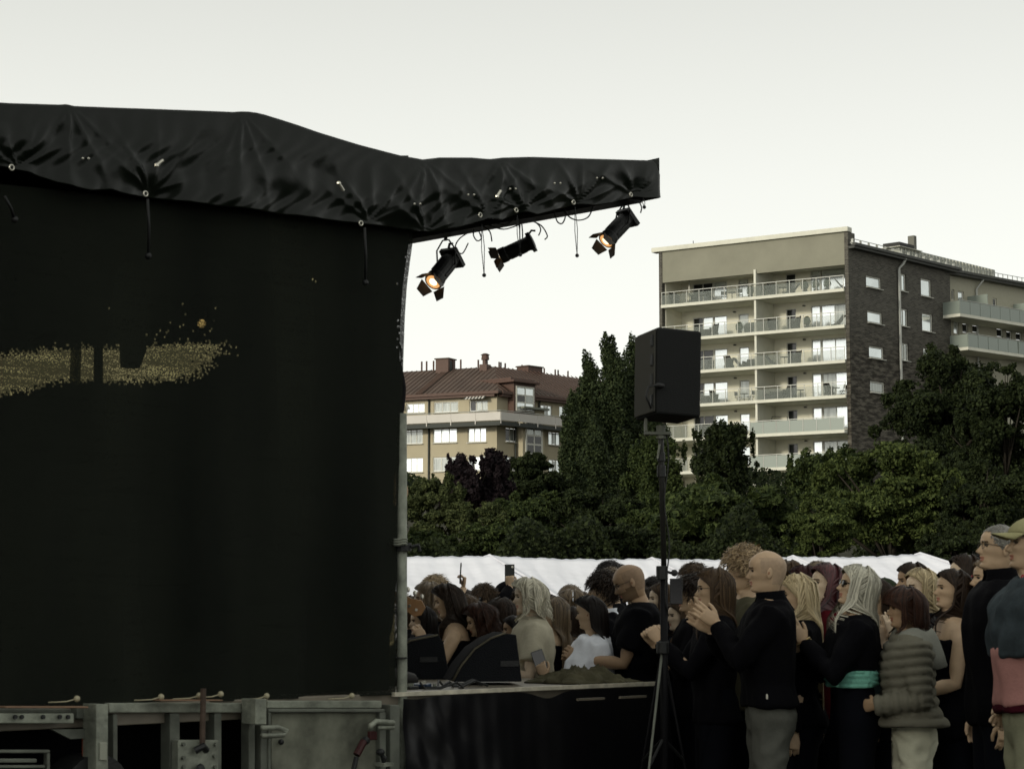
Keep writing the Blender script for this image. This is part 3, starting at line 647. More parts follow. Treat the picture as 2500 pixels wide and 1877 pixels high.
# ------------------------------------------------------------------ mobile stage
ST = Frame(.805, 11.5, math.atan2(1.57, 1.51))
stage = thing('mobile_stage', 'black tarpaulin covered trailer stage with open front and galvanised frame', 'stage', (ST.o.x, ST.o.y, 0), ST.rz)
TARP = mat('black vinyl tarpaulin', (.0030, .0052, .0030), .30, .22, bump=.05, bscale=30)
def scrim_mat():
    m = bpy.data.materials.new('woven black scrim'); m.use_nodes = True; N = m.node_tree.nodes; L = m.node_tree.links
    b = N['Principled BSDF']; b.inputs['Roughness'].default_value = .9; b.inputs['Specular IOR Level'].default_value = .08
    tc = N.new('ShaderNodeTexCoord'); mp = N.new('ShaderNodeMapping'); mp.inputs['Scale'].default_value = (1, 1, 1.7); L.new(tc.outputs['Object'], mp.inputs[0])
    v = N.new('ShaderNodeTexVoronoi'); v.inputs['Scale'].default_value = 120; L.new(mp.outputs[0], v.inputs['Vector'])
    n = N.new('ShaderNodeTexNoise'); n.inputs['Scale'].default_value = 9; n.inputs['Detail'].default_value = 5
    m2 = N.new('ShaderNodeMapping'); m2.inputs['Scale'].default_value = (.35, 1, 6); L.new(tc.outputs['Object'], m2.inputs[0]); L.new(m2.outputs[0], n.inputs['Vector'])
    mr = N.new('ShaderNodeMapRange'); mr.inputs[1].default_value = .35; mr.inputs[2].default_value = .72; mr.inputs[3].default_value = .16; mr.inputs[4].default_value = .45; L.new(n.outputs[0], mr.inputs[0])
    lt = N.new('ShaderNodeMath'); lt.operation = 'LESS_THAN'; L.new(v.outputs['Distance'], lt.inputs[0]); L.new(mr.outputs[0], lt.inputs[1])
    cr = N.new('ShaderNodeValToRGB'); cr.color_ramp.elements[0].color = (.0025, .0035, .0036, 1); cr.color_ramp.elements[1].color = (.020, .023, .016, 1)  # pale bands in the colour stand for sky light through the cloth
    n2 = N.new('ShaderNodeTexNoise'); n2.inputs['Scale'].default_value = 1.3; n2.inputs['Detail'].default_value = 4; m3 = N.new('ShaderNodeMapping'); m3.inputs['Scale'].default_value = (1.6, 1, .35)
    L.new(tc.outputs['Object'], m3.inputs[0]); L.new(m3.outputs[0], n2.inputs[0]); L.new(n2.outputs[0], cr.inputs[0]); L.new(cr.outputs[0], b.inputs['Base Color'])
    t = N.new('ShaderNodeBsdfTransparent'); x = N.new('ShaderNodeMixShader')
    mm = N.new('ShaderNodeMath'); mm.operation = 'MULTIPLY_ADD'; mm.inputs[1].default_value = .34; mm.inputs[2].default_value = .05; L.new(lt.outputs[0], mm.inputs[0]); L.new(mm.outputs[0], x.inputs[0]); L.new(b.outputs[0], x.inputs[1]); L.new(t.outputs[0], x.inputs[2]); L.new(x.outputs[0], N['Material Output'].inputs[0])
    return m
SCRIM = scrim_mat()
BLACK = mat('black cloth', (.004, .004, .005), .95, .05)
GALV = mat('galvanised steel', (.22, .235, .19), .6, .4, metal=.25, var=.5, vscale=9, detail=6, bump=.2, bscale=40)
GALVD = mat('dull galvanised steel', (.13, .14, .115), .65, .4, metal=.2, var=.35, vscale=7, detail=6)
STEELB = mat('bright eyelet steel', (.6, .58, .5), .3, .5, metal=.8)
SHEET = mat('weathered ply sheet', (.15, .155, .12), .8, .2, var=.45, vscale=6, detail=8)
BLK = mat('black painted metal', (.012, .013, .013), .5, .35, bump=.15, bscale=80)
RUST = mat('rusty rod', (.07, .05, .038), .8, .2, var=.4, vscale=20)
S = lambda x, y, v=0: ST.px(x, y, v)
def P3(x, y, v=0): u, z = ST.px(x, y, v); return Vector((u, v, z))
top_e = [(-500, 225), (-60, 256), (0, 260), (135, 264), (150, 262), (165, 267), (560, 281), (575, 279), (595, 280), (620, 284), (700, 309), (760, 330), (860, 360), (960, 386), (1005, 394), (1020, 397), (1040, 397), (1056, 391), (1145, 391), (1160, 394), (1195, 395), (1210, 391), (1280, 389), (1400, 393), (1560, 397), (1583, 400), (1594, 430)]
bot_e = [(-500, 340), (-60, 403), (0, 412), (60, 425), (100, 440), (160, 462), (200, 471), (250, 468), (300, 480), (357, 484), (500, 505), (700, 529), (883, 552), (940, 556), (1000, 566), (1040, 569), (1108, 557), (1174, 537), (1210, 540), (1262, 520), (1290, 528), (1350, 512), (1402, 500), (1440, 503), (1488, 496), (1542, 482), (1560, 486), (1594, 486)]
ties = [(30, 412), (357, 476), (883, 548), (1174, 528), (1262, 516), (1402, 497), (1542, 478), (1030, 570)]
tops = [(152, 262), (575, 280), (1020, 396), (1205, 391), (-220, 240)]
def fold(x, y, gseed=0):
    f = 0
    for k, (a, b) in enumerate(ties):      # sharp creases fanning up from each tied eyelet
        dx, dy = x-a, b-y; r = math.hypot(dx, dy)+1e-3; an = math.atan2(dx, max(dy, .1)) if r > 1 else 0
        for q, (c, am) in enumerate(((-1.05+.2*math.sin(k), .5), (-.55, 1), (.15+.2*math.cos(k*2), .7), (.62, .9), (1.15, .5))):
            wd_ = .10+.05*math.sin(k*3+q); f += am*.030*math.exp(-math.sqrt((an-c)**2+.0009)/wd_)*math.exp(-r/150)*min(1, r/45)
        f -= .012*math.exp(-(r/60)**2)
    for k, (a, b) in enumerate(tops):
        dx, dy = x-a, y-b; r = math.hypot(dx, dy)+1e-3; an = math.atan2(dx, max(dy, .1))
        for q, (c, am) in enumerate(((-.5, .5), (-.12, 1), (.35, .9), (.8, .6))):
            f += am*.034*math.exp(-math.sqrt((an-c-.1*math.sin(k*2+q))**2+.0008)/.09)*math.exp(-r/210)*min(1, r/25)
    f += .008*math.sin(x*.017+y*.02+1.2)+.005*math.sin(x*.031-y*.045)*math.sin(y*.03+x*.01)+.0022*math.sin(x*.12+y*.09+2*math.sin(y*.05))
    return f
xs = np.concatenate([np.linspace(-480, 0, 30, endpoint=False), np.linspace(0, 1594, 330)]); nj = 64
tx = np.array(top_e, float); bx = np.array(bot_e, float)
P = []; Q = []
for x in xs:
    yt = np.interp(x, tx[:, 0], tx[:, 1]); yb = np.interp(x, bx[:, 0], bx[:, 1]); row = []
    for j in range(nj+1):
        y = yt+(yb-yt)*j/nj; e = math.sin(math.pi*min(1, j/nj*1.0))**.5 if j < nj else .0
        f = fold(x, y)*1.45*(.10+.90*math.sin(math.pi*min(1, j/nj*.5+.0)))*(1 if x < 1540 else max(0, (1594-x)/54))
        fl_ = .012*(j/nj)**6*math.sin(x*.045)
        p = P3(x, y); row.append((p.x, -.05-f-fl_, p.z))
    P.append(row)
    Q.append([(row[0][0], row[0][1]+k*.9, row[0][2]+.02*math.sin(k)+.10*math.sin(min(k, 3)/3*1.5)) for k in range(7)])
mb = MB(); mb.grid(P); mb.build('side_tarpaulin', TARP, stage, smooth=True, solid=.004)
mb = MB(); mb.grid(Q[::4]); mb.build('roof_tarpaulin', TARP, stage, smooth=True, solid=.01)
# front fascia, its inner side and the front truss
zt_ = P3(1590, 405).z; zb_ = P3(1590, 486).z
mb = MB(); mb.grid([[(.0+.015*math.sin(v*5), v, z) for z in np.linspace(zb_, zt_+.04, 4)] for v in np.linspace(-.05, 5.6, 30)]); mb.build('front_tarpaulin', TARP, stage, smooth=True, solid=.004)
mb = MB(); tz = P3(1585, 474).z
for dz in (.03, .13): mb.tube([(-.1, .0, tz+dz), (-.1, 5.5, tz+dz)], .028, 8)
for k in range(14): mb.tube([(-.1, k*.4, tz+.03+(k % 2)*.1), (-.1, (k+1)*.4, tz+.03+((k+1) % 2)*.1)], .012, 6)
mb.build('front_truss', BLK, stage)
mb = MB(); mb.box(-.16, -.04, .05, 5.5, tz-.045, tz-.02); mb.build('lamp_rail', BLK, stage)
# side scrim, hung from the skirt down to the trailer frame
edge = [(540, 1006), (600, 1006), (640, 1000), (700, 992), (780, 987), (880, 984), (960, 983), (1020, 980), (1150, 972), (1300, 966), (1500, 962), (1700, 958)]
ey = np.array(edge, float)
P = []; NX, NZ = 90, 60
for i in range(NX+1):
    row = []
    for j in range(NZ+1):
        s = i/NX; xe_ = None
        ytop = 395+ s*165; ybot = 1750-55*s
        y = ytop+(ybot-ytop)*j/NZ; xe = np.interp(y, ey[:, 0], ey[:, 1]); x = -480+(xe+480)*s
        p = P3(x, y, .04); t = j/NZ
        d = .026*math.sin(p.x*7+.6*math.sin(t*4))*(.25+t)+.03*t*t*math.sin(p.x*13+1)+.006*math.sin(p.x*31+t*3)*t
        row.append((p.x, .04+d, p.z))
    P.append(row)
mb = MB(); mb.grid(P); mb.build('side_scrim', SCRIM, stage, smooth=True)
# added black lining, unseen: sky glow shows only through its gap and holes
yl = np.linspace(380, 1745, 274); xl = np.linspace(-480, 974, 360)
def gap(x, y):
    t = np.interp(x, [-480, 0, 120, 240, 300, 380, 470, 540, 590, 610], [900, 862, 850, 846, 846, 842, 836, 838, 860, 900]); b = np.interp(x, [-480, 0, 60, 130, 200, 300, 440, 500, 540, 610], [1010, 962, 952, 930, 926, 930, 926, 900, 850, 830])
    return (t < y < b)
mb = MB(); vs = [[P3(-480+(x+480)*(np.interp(y, ey[:, 0], ey[:, 1])-9+480)/(974+480), y, .3) for y in yl] for x in xl]; fs = []
g2 = np.random.default_rng(3)
nyl = len(yl)
for i in range(len(xl)-1):
    for j in range(len(yl)-1):
        x, y = xl[i], yl[j]; 
        if gap(x+g2.normal()*16, y+g2.normal()*6) : continue
        if g2.random() < .05*math.exp(-((x-430)/110)**2-((y-815)/45)**2)+.006*math.exp(-((x-830)/70)**2-((y-740)/90)**2)+.05*math.exp(-((x-968)/7)**2)*math.exp(-((y-760)/200)**2): continue
        if math.hypot(x-488, y-788) < 9: continue
        fs.append((i*nyl+j, (i+1)*nyl+j, (i+1)*nyl+j+1, i*nyl+j+1))
mb.add([p for r in vs for p in r], fs); mb.build('glow_mask_lining', BLACK, stage)
# interior: dark inner posts, hung loudspeaker shape and far side posts
mb = MB(); mb.tube([P3(240, 450, .55), P3(240, 1600, .55)], .022, 8); mb.build('inner_post', BLK, stage)
mb = MB(); mb.tube([P3(625, 560, .5), P3(625, 1640, .5)], .05, 8); mb.build('inner_post', BLK, stage)
mb = MB(); a = P3(312, 770, .9); b = P3(352, 900, .9); mb.prism([(a.x, b.z), (a.x-.01, b.z+.12), (a.x+.03, a.z), (b.x-.02, a.z), (b.x+.02, b.z+.1), (b.x-.02, b.z)], .9, .96); sp = mb.build('hanging_loudspeaker', BLK, stage, bevel=.01)
mb = MB(); mb.box(-6.5, -6.4, .1, 5.6, 1.1, 3.9); mb.build('back_cloth', BLACK, stage)
fsc = glassy('olive sky dimming gauze', (.03, .027, .014), .25, .9, .0, thru=(.80, .70, .36))  # added filter cloth, dims and tints the sky behind the lining gap
GX = P3(968, 900, .36).x; mb = MB(); mb.grid([[(u, .37+.01*math.sin(u*9), z) for z in np.linspace(1.1, 3.5, 4)] for u in np.linspace(-6.3, GX, 40)]); mb.build('glow_filter_gauze', fsc, stage)
for v in (.35, 5.5):
    mb = MB(); mb.tube([(-.15 if v > 1 else -.35, v, 1.1), (-.15 if v > 1 else -.35, v, 3.7)], .04, 8); 
    if v > 1: mb.build('corner_post', GALV, stage)
# warm lamp whose light sparkles through the scrim
# deck
zd = P3(1000, 1690).z
DECK = mat('worn deck board', (.17, .15, .115), .42, .4, var=.2, vscale=4, bump=.1, bscale=30)
PU0_ = P3(960, 1700).x; mb = MB(); mb.box(-6.4, 0, .02, 5.6, zd-.09, zd); mb.build('deck', DECK, stage, bevel=.004)
mb = MB(); mb.box(PU0_, .004, -.012, .014, zd-.016, zd+.004); mb.build('deck_edge', mat('scuffed aluminium', (.62, .58, .46), .45, .5, metal=.2, var=.3, vscale=12), stage)
mb = MB(); mb.box(.006, .03, .0, 5.6, .1, zd-.002); mb.build('front_skirt', BLACK, stage)
# glossy black polythene skirt hanging below the deck edge
POLY = mat('glossy black polythene', (.005, .005, .006), .3, .4)
P = []; PU0 = P3(966, 1720).x
for i in range(161):
    s = i/160; u = PU0+(.02-PU0)*s; row = []
    dip = .006+.035*math.exp(-((s-.50)/.05)**2)+.012*math.exp(-((s-.04)/.05)**2)
    for j in range(70):
        t = j/69; z = zd-.012-dip*(1-t)+(.02-(zd-.012))*t
        q = np.array([[u*2.6, 0, z*.9]])
        d = .022*float(noise3(q, 4, .9, 7)[0])*(.35+.65*math.sin(math.pi*min(1, t+.15)))+.010*float(noise3(q*2.9, 9, .9, 7)[0])*math.exp(-s*3)+.006*math.sin(u*17+t*2)*t
        row.append((u, -.06-.05*t+d*.8, z))
    P.append(row)
mb = MB(); mb.grid(P); mb.build('polythene_skirt', POLY, stage, smooth=True)
for x0, x1, y in ((1409, 1473, 1707), (1512, 1575, 1702)):
    a, b = P3(x0, y, -.14), P3(x1, y-1, -.14); mb = MB(); mb.box(a.x, b.x, -.15, -.135, a.z-.006, a.z+.006); mb.build('batten', DECK, stage)
def stbox(name, m, x0, y0, x1, y1, v0, v1, bevel=.004, slope=True, par=None):
    a = S(x0, y0, v0); b = S(x1, y0, v0); c = S(x0, y1, v0); d = S(x1, y1, v0)
    za, zb = (a[1], b[1]) if slope else ((a[1]+b[1])/2,)*2; zc_, zd_ = (c[1], d[1]) if slope else ((c[1]+d[1])/2,)*2
    mb = MB(); mb.prism([(c[0], zc_), (d[0], zd_), (b[0], zb), (a[0], za)], v0, v1); return mb.build(name, m, par or stage, bevel=bevel)
# corner post of the stage, galvanised, with strap
mb = MB(); zz0 = .0; u0 = S(968, 1500, .0)[0]; u1 = S(998, 1500, .0)[0]
a = P3(977, 1010, .06); b = P3(988, 1760, .0)
mb.tube([(b.x-.0, .02, .15), (b.x-.0, .02, b.z), (a.x, .05, a.z)], .0265, 14); post = mb.build('corner_post', GALV, stage, smooth=True)
p = P3(983, 1335, .03); mb = MB(); mb.tube([(p.x, .03, p.z-.02), (p.x, .03, p.z+.02)], .043, 14); mb.tube([(p.x+.02, -.01, p.z), (p.x+.05, -.03, p.z+.01), (p.x+.06, -.03, p.z-.02)], .01, 6); mb.build('strap', BLK, post)
p = P3(983, 1328, .0); mb = MB()
for k in range(3): mb.tube([(p.x+.035*math.cos(t), .03+.045*math.sin(t)-.0, p.z+.012*k+.004*math.sin(3*t)) for t in np.linspace(0, 6.28, 14)], .007, 5)
mb.build('rope_lashing', GALV, post)
p = P3(985, 1605, .0); mb = MB(); mb.tube([(p.x, .02, p.z-.003), (p.x, .02, p.z+.003)], .0355, 14); mb.build('joint_line', BLK, post)
# trailer frame
zq = lambda x, y: (x/2.212, y/2.212+1200)
def fb(name, m, x0, y0, x1, y1, v0, v1, **k): a = zq(x0, y0); b = zq(x1, y1); return stbox(name, m, a[0], a[1], b[0], b[1], v0, v1, **k)
fb('rail', GALV, -900, 1195, 400, 1250, -.10, .05); r1 = fb('rail', GALVD, -900, 1172, 385, 1194, -.05, .04)
for x in (85, 120, 235, 325, 370): p = P3(*zq(x, 1215), -.11); mb = MB(); mb.tube([(p.x, -.103, p.z), (p.x, -.112, p.z)], .009, 8); mb.build('bolt_hole', BLK, r1)
fb('rail', GALVD, 415, 1160, 508, 1225, -.03, .04)
fb('rail', GALV, 590, 1140, 1362, 1192, -.03, .05); fb('rail', GALV, 1445, 1128, 2062, 1168, -.03, .05)
fb('panel_frame', GALVD, 1450, 1172, 2080, 1190, -.06, .02); fb('panel_frame', GALVD, 1450, 1190, 1464, 1600, -.06, .02); fb('panel_frame', GALVD, 2052, 1190, 2085, 1600, -.06, .02)
fb('side_panel', SHEET, 1466, 1192, 2050, 1600, -.03, .0); fb('sole_rail', GALVD, 2108, 1150, 2160, 1600, -.05, .02)
o = fb('post', GALV, 520, 1146, 585, 1560, -.12, -.02); fb('label_plate', mat('pale label plate', (.30, .31, .25), .6, .3), 540, 1352, 580, 1450, -.128, -.121, par=o)
fb('post', GALVD, 612, 1200, 636, 1560, -.02, .03); fb('post', GALVD, 480, 1240, 502, 1420, .02, .05)
fb('post', GALVD, 918, 1195, 972, 1560, -.02, .05); fb('post', GALVD, 1158, 1195, 1197, 1560, -.02, .05)
pl = fb('coupling_plate', GALV, 962, 1340, 1180, 1600, -.08, -.03)
for x, y in ((985, 1362), (1160, 1362), (985, 1435), (1155, 1425), (985, 1485), (1155, 1485)):
    p = P3(*zq(x, y), -.08); mb = MB(); mb.tube([(p.x, -.082, p.z), (p.x, -.094, p.z)], .009, 6); mb.build('bolt', GALVD, pl)
p = P3(*zq(1068, 1395), -.08); mb = MB(); mb.tube([(p.x-.03, -.1, p.z), (p.x, -.12, p.z+.02), (p.x+.03, -.1, p.z)], .016, 8); mb.sphere((p.x, -.1, p.z-.10), (.03, .02, .045), 8); mb.build('lock_handle', BLK, pl)
p = P3(*zq(1098, 1062), -.1); q = P3(*zq(1092, 1380), -.1); mb = MB(); mb.tube([p, q], .013, 8); mb.build('locking_rod', RUST, stage)
fb('bracket', GALV, 1380, 1118, 1440, 1256, -.14, -.04); fb('post', GALVD, 1345, 1195, 1378, 1600, -.04, .02); fb('post', GALVD, 1410, 1258, 1455, 1600, -.05, .02)
mb = MB(); q = [P3(*zq(x, y), -.16) for x, y in ((1412, 1275), (1500, 1272), (1548, 1290), (1530, 1312), (1412, 1318))]; mb.tube(q, .012, 8); mb.build('pull_handle', GALV, stage, smooth=True)
mb = MB(); q = [P3(*zq(x, y), -.12) for x, y in ((2125, 1248), (2030, 1240), (2002, 1262), (2002, 1285))]; mb.tube(q, .014, 8); q = [P3(*zq(x, y), -.12) for x, y in ((2125, 1272), (2040, 1275))]; mb.tube(q, .01, 8); mb.build('latch_handle', GALV, stage, smooth=True)
mb = MB(); mb.sphere(P3(*zq(1518, 1350), -.05), .014, 8); mb.build('lock', BLK, stage)
RDP = mat('dark red plastic', (.04, .008, .008), .5, .3); ORP = mat('orange reflector', (.30, .05, .015), .4, .5)
mb = MB(); mb.tube([P3(*zq(1965, 1345), -.1), P3(*zq(1925, 1420), -.1)], .018, 8); mb.build('clamp_grip', RDP, stage)
mb = MB(); mb.tube([P3(*zq(1925, 1430), -.1), P3(*zq(1905, 1520), -.1)], .012, 8); mb.sphere(P3(*zq(1975, 1342), -.1), .02, 8); mb.build('clamp', BLK, stage)
fb('marker', RDP, 1998, 1292, 2038, 1340, -.1, -.08)
mb = MB(); mb.sphere(P3(*zq(2055, 1405), -.12), (.022, .022, .018), 10); mb.tube([P3(*zq(2060, 1410), -.12), P3(*zq(2075, 1460), -.12)], .011, 8); mb.sphere(P3(*zq(2078, 1438), -.13), .012, 8); mb.build('hand_screw', BLK, stage)
mb = MB(); mb.box(*[v for v in (P3(*zq(2050, 1468), -.12).x, P3(*zq(2105, 1468), -.12).x)], -.15, -.08, P3(*zq(2075, 1480), -.12).z, P3(*zq(2075, 1462), -.12).z); mb.build('bracket', GALV, stage)
fb('reflector', ORP, 447, 1325, 466, 1432, -.01, .0); 
m_ = MB(); q = [P3(*zq(x, y), 0) for x, y in ((250, 1280), (480, 1278), (478, 1325), (352, 1332))]; m_.prism([(p.x, p.z) for p in q][::-1], -.04, -.02); m_.build('gusset', GALVD, stage)
for (x0, y0, x1, y1) in ((-600, 1392, 272, 1410), (255, 1410, 272, 1600), (-600, 1440, 200, 1462), (-600, 1475, 245, 1492)): fb('ladder_bar', GALVD, x0, y0, x1, y1, -.05, -.02)
mb = MB(); c_ = P3(*zq(480, 1600), 0); mb.prism([(c_.x+.16*math.cos(t), c_.z+.16*math.sin(t)*.9) for t in np.linspace(0, math.pi, 14)], -.06, .1); mb.build('mudguard', BLK, stage)
mb = MB(); mb.box(-6.4, -1.62, .35, .37, .02, P3(600, 1745, .35).z); mb.build('void_sheet', BLACK, stage)  # black sheet set in for the dark void under the deck
WOOD = mat('pinkish batten wood', (.22, .14, .09), .7, .2)
fb('batten', WOOD, 30, 1158, 480, 1168, -.12, -.06); fb('batten', WOOD, 868, 1122, 1205, 1130, -.1, -.04)
KN = mat('cream elastic ball', (.36, .33, .22), .5, .4)
for x, y in ((415, 1117), (870, 1107), (1075, 1100), (1192, 1092), (1440, 1102), (1900, 1101)):
    p = P3(*zq(x, y), -.06); mb = MB(); mb.sphere(p, .014, 10); mb.tube([p, p+Vector((-.05, 0, -.01)), p+Vector((-.12, .03, -.012))], .003, 5); mb.build('elastic_toggle', KN, stage, smooth=True)
# eyelets, snap fasteners and elastic ties of the skirt
for k, (x, y) in enumerate(ties[:7]):
    p = P3(x, y-3, -.12); mb = MB(); mb.tube([(p.x+.011*math.cos(t), -.115, p.z+.011*math.sin(t)) for t in np.linspace(0, 2*math.pi, 13)[:-1]], .0035, 6, closed=True); mb.build('eyelet', STEELB, stage, smooth=True)
for x, y in ((200, 390), (1010, 500), (1140, 478), (1240, 464), (1350, 450), (1455, 437)):
    for dx in (-7, 7): p = P3(x+dx, y, -.1); mb = MB(); mb.sphere((p.x, -.12-fold(x, y)*.9, p.z), (.006, .006, .006), 6); mb.build('snap_fastener', STEELB, stage)
for x, y, a in ((390, 398, .7), (833, 457, -.8), (1218, 473, .9)):
    p = P3(x, y, -.15); d = Vector((math.cos(a), 0, math.sin(a)))*.022; mb = MB(); mb.tube([p-d, p+d], .007, 8); mb.sphere(p-d, .011, 8); mb.build('turn_buckle', STEELB, stage)
def cord(pts, r=.004, n=5): mb = MB(); mb.tube(pts, r, n); return mb
for x0, y0, x1, y1, k in ((360, 486, 362, 625, 0), (890, 556, 892, 690, 0), (12, 480, 36, 536, 0)):
    a, b = P3(x0, y0, -.08), P3(x1, y1, -.03); mb = cord([a, a.lerp(b, .5)+Vector((.006, 0, 0)), b], .007); mb.sphere(b, .016, 8); mb.build('elastic_tie', BLK, stage, smooth=True)
for x0, y0, x1, y1 in ((1176, 545, 1182, 672), (1262, 522, 1270, 622), (1404, 505, 1409, 624), (1570, 484, 1573, 506)):
    a, b = P3(x0, y0, -.04), P3(x1, y1, -.04); mb = cord([a, a.lerp(b, .45)+Vector((.012, 0, 0)), b], .0022); mb.tube([a, a.lerp(b, .5)-Vector((.01, 0, 0)), b], .0022, 5); mb.sphere(b, .011, 8); mb.build('elastic_tie', BLK, stage, smooth=True)
# loose lamp cables under the skirt, each its own run
FRT = lambda x, y, v: P3(x, y, v)
cables = [([(1352, 512), (1360, 540), (1372, 546), (1380, 530), (1378, 512)], .3), ([(1378, 512), (1390, 530), (1412, 538), (1436, 530), (1448, 505)], .3), ([(1155, 562), (1125, 580), (1112, 600), (1118, 615), (1130, 618), (1143, 594)], 1.5),
          ([(1195, 550), (1230, 560), (1270, 548)], .9), ([(1210, 545), (1235, 548), (1262, 530)], .9), ([(1158, 560), (1156, 575), (1165, 588), (1175, 582), (1168, 562)], 1.1), ([(1180, 552), (1196, 566), (1201, 590)], 1.1), ([(1285, 535), (1320, 550), (1336, 575), (1330, 585)], .9), ([(1280, 530), (1310, 545), (1320, 560), (1315, 575)], .9), ([(1540, 492), (1556, 490), (1566, 505), (1564, 520)], .25)]
for pts_, v in cables:
    q = [Vector(P3(x, y, v)) for x, y in pts_]; sm = []
    for i in range(len(q)-1):
        p0, p1, p2, p3 = q[max(i-1, 0)], q[i], q[i+1], q[min(i+2, len(q)-1)]
        for t in np.linspace(0, 1, 6, endpoint=False): sm.append(.5*((2*p1)+(-p0+p2)*t+(2*p0-5*p1+4*p2-p3)*t*t+(-p0+3*p1-3*p2+p3)*t**3))
    sm.append(q[-1]); mb = MB(); mb.tube(sm, .004, 6); mb.build('cable', BLK, stage, smooth=True)
# ------------------------------------------------------------------ stage lamps
LENS = mat('glowing lamp lens', (.9, .6, .3), .3, .5, emit=(1, .50, .18, .75)); LENSC = mat('hot lamp centre', (1, .9, .7), .3, emit=(1, .80, .52, 2.0))
FLAP = mat('mottled brown barn door', (.05, .038, .026), .55, .4, var=.4, vscale=14)  # barn doors mottled brown
LITRIM = mat('warm lit rim', (.35, .22, .12), .4, .5, metal=.5)  # warm lamp light put into the rim colour
def lamp(label, hx, hy, bx_, by, ex, ey_, v, tow=.0, name='stage_lamp'):
    """hook pixel, body rear centre pixel, lens centre pixel, depth v in stage frame"""
    h = P3(hx, hy, v); b = P3(bx_, by, v); e = P3(ex, ey_, v)
    h, b, e = [ST.world(*q) for q in (h, b, e)]
    e = at(ex, ey_, h.y-tow); b = at(bx_, by, h.y)
    t = thing(name, label, 'stage lamp', h, 0, 'warm lit lamps hanging from the stage roof edge')
    h_, b, e = Vector((0, 0, 0)), b-h, e-h
    ax = (e-b); Ln = ax.length; ax.normalize(); M = Matrix.Translation(b) @ ax.to_track_quat('Z', 'Y').to_matrix().to_4x4()
    R0 = Ln*.205
    m = MB(); m.tube([(0, 0, -.04*Ln), (0, 0, 0), (0, 0, .12*Ln), (0, 0, .16*Ln), (0, 0, .8*Ln), (0, 0, .82*Ln), (0, 0, Ln)], [R0*.8, R0*1.05, R0*1.08, R0, R0, R0*1.1, R0*1.1], 20, M=M)
    bo = m.build('housing', BLK, t, bevel=.003)
    for k in range(3):
        m = MB(); m.box(-R0*.12, R0*.12, R0*.98, R0*1.1, .25*Ln, .75*Ln, M=M @ Matrix.Rotation(k*2.1+.4, 4, 'Z')); m.build('cooling_fin', BLK, bo)
    m = MB(); m.box(-R0*1.15, R0*1.15, -R0*1.25, R0*1.25, -.02*Ln, .1*Ln, M=M); m.tube([(0, R0*1.2, 0), (0, R0*1.5, -.1*Ln), (0, R0*1.2, -.2*Ln)], R0*.16, 8, M=M); m.build('lamp_base', BLK, t, bevel=.004)
    m = MB(); m.tube([(0, 0, Ln*.985), (0, 0, Ln*1.01)], R0*.86, 20, M=M); ls = m.build('lens', LENS, t)
    m = MB(); m.sphere((0, 0, Ln*1.01), (R0*.5, R0*.5, R0*.12), 12, M=M); m.build('bulb_glow', LENSC, ls, smooth=True)
    m = MB(); m.tube([(R0*.98*math.cos(a), R0*.98*math.sin(a), Ln*1.0) for a in np.linspace(0, 6.283, 21)[:-1]], R0*.09, 6, closed=True, M=M); m.build('lens_rim', LITRIM, t, smooth=True)
    for k, op in enumerate((.6, .35, .75, .5)):
        a = k*math.pi/2+.3; s = R0*.95
        Mk = M @ Matrix.Rotation(a, 4, 'Z') @ Matrix.Translation((0, R0*1.05, Ln*1.02)) @ Matrix.Rotation(-op, 4, 'X')
        m = MB(); m.add([(-s, 0, 0), (s, 0, 0), (s*.62, 0, R0*1.25), (-s*.62, 0, R0*1.25)], [(0, 1, 2, 3)], M=Mk); m.build('barn_door', FLAP, t, solid=.002)
    mid = b.lerp(e, .35); ub = M.to_3x3() @ Vector((1, 0, 0))
    m = MB(); q = ub*R0*1.25; m.tube([mid+q, mid+q*1.05+(h_-mid)*.55, mid*.12+q*.35, mid*.12-q*.35, mid-q*1.05+(h_-mid)*.55, mid-q], R0*.1, 6); m.tube([h_+Vector((0, 0, .03)), mid*.12], R0*.22, 8)
    m.build('yoke', BLK, t, smooth=True); return t
lamp('lit lamp nearest the scrim edge, lens aimed down left', 1088, 578, 1106, 628, 1058, 688, 1.7, .16)
lamp('stage lamp in the middle pointing flat left with barn doors edge on', 1272, 528, 1300, 590, 1222, 626, 1.04, -.03)
lamp('lit lamp nearest the outer roof tip, lens glowing below', 1528, 492, 1535, 530, 1480, 588, .27, .10)
q = ST.world(*P3(488, 788, 1.2)); t = thing('stage_lamp', 'warm lamp glinting through the black side cloth', 'stage lamp', q); m = MB(); m.sphere((0, 0, 0), .035, 12); m.build('bulb', LENSC, t, smooth=True); m = MB(); m.tube([(0, .03, .02), (0, .2, .08)], [.07, .05], 12); m.build('housing', BLK, t); m = MB(); m.tube([(0, .1, .05), (0, .1, .8)], .012, 6); m.build('hanger', BLK, t)
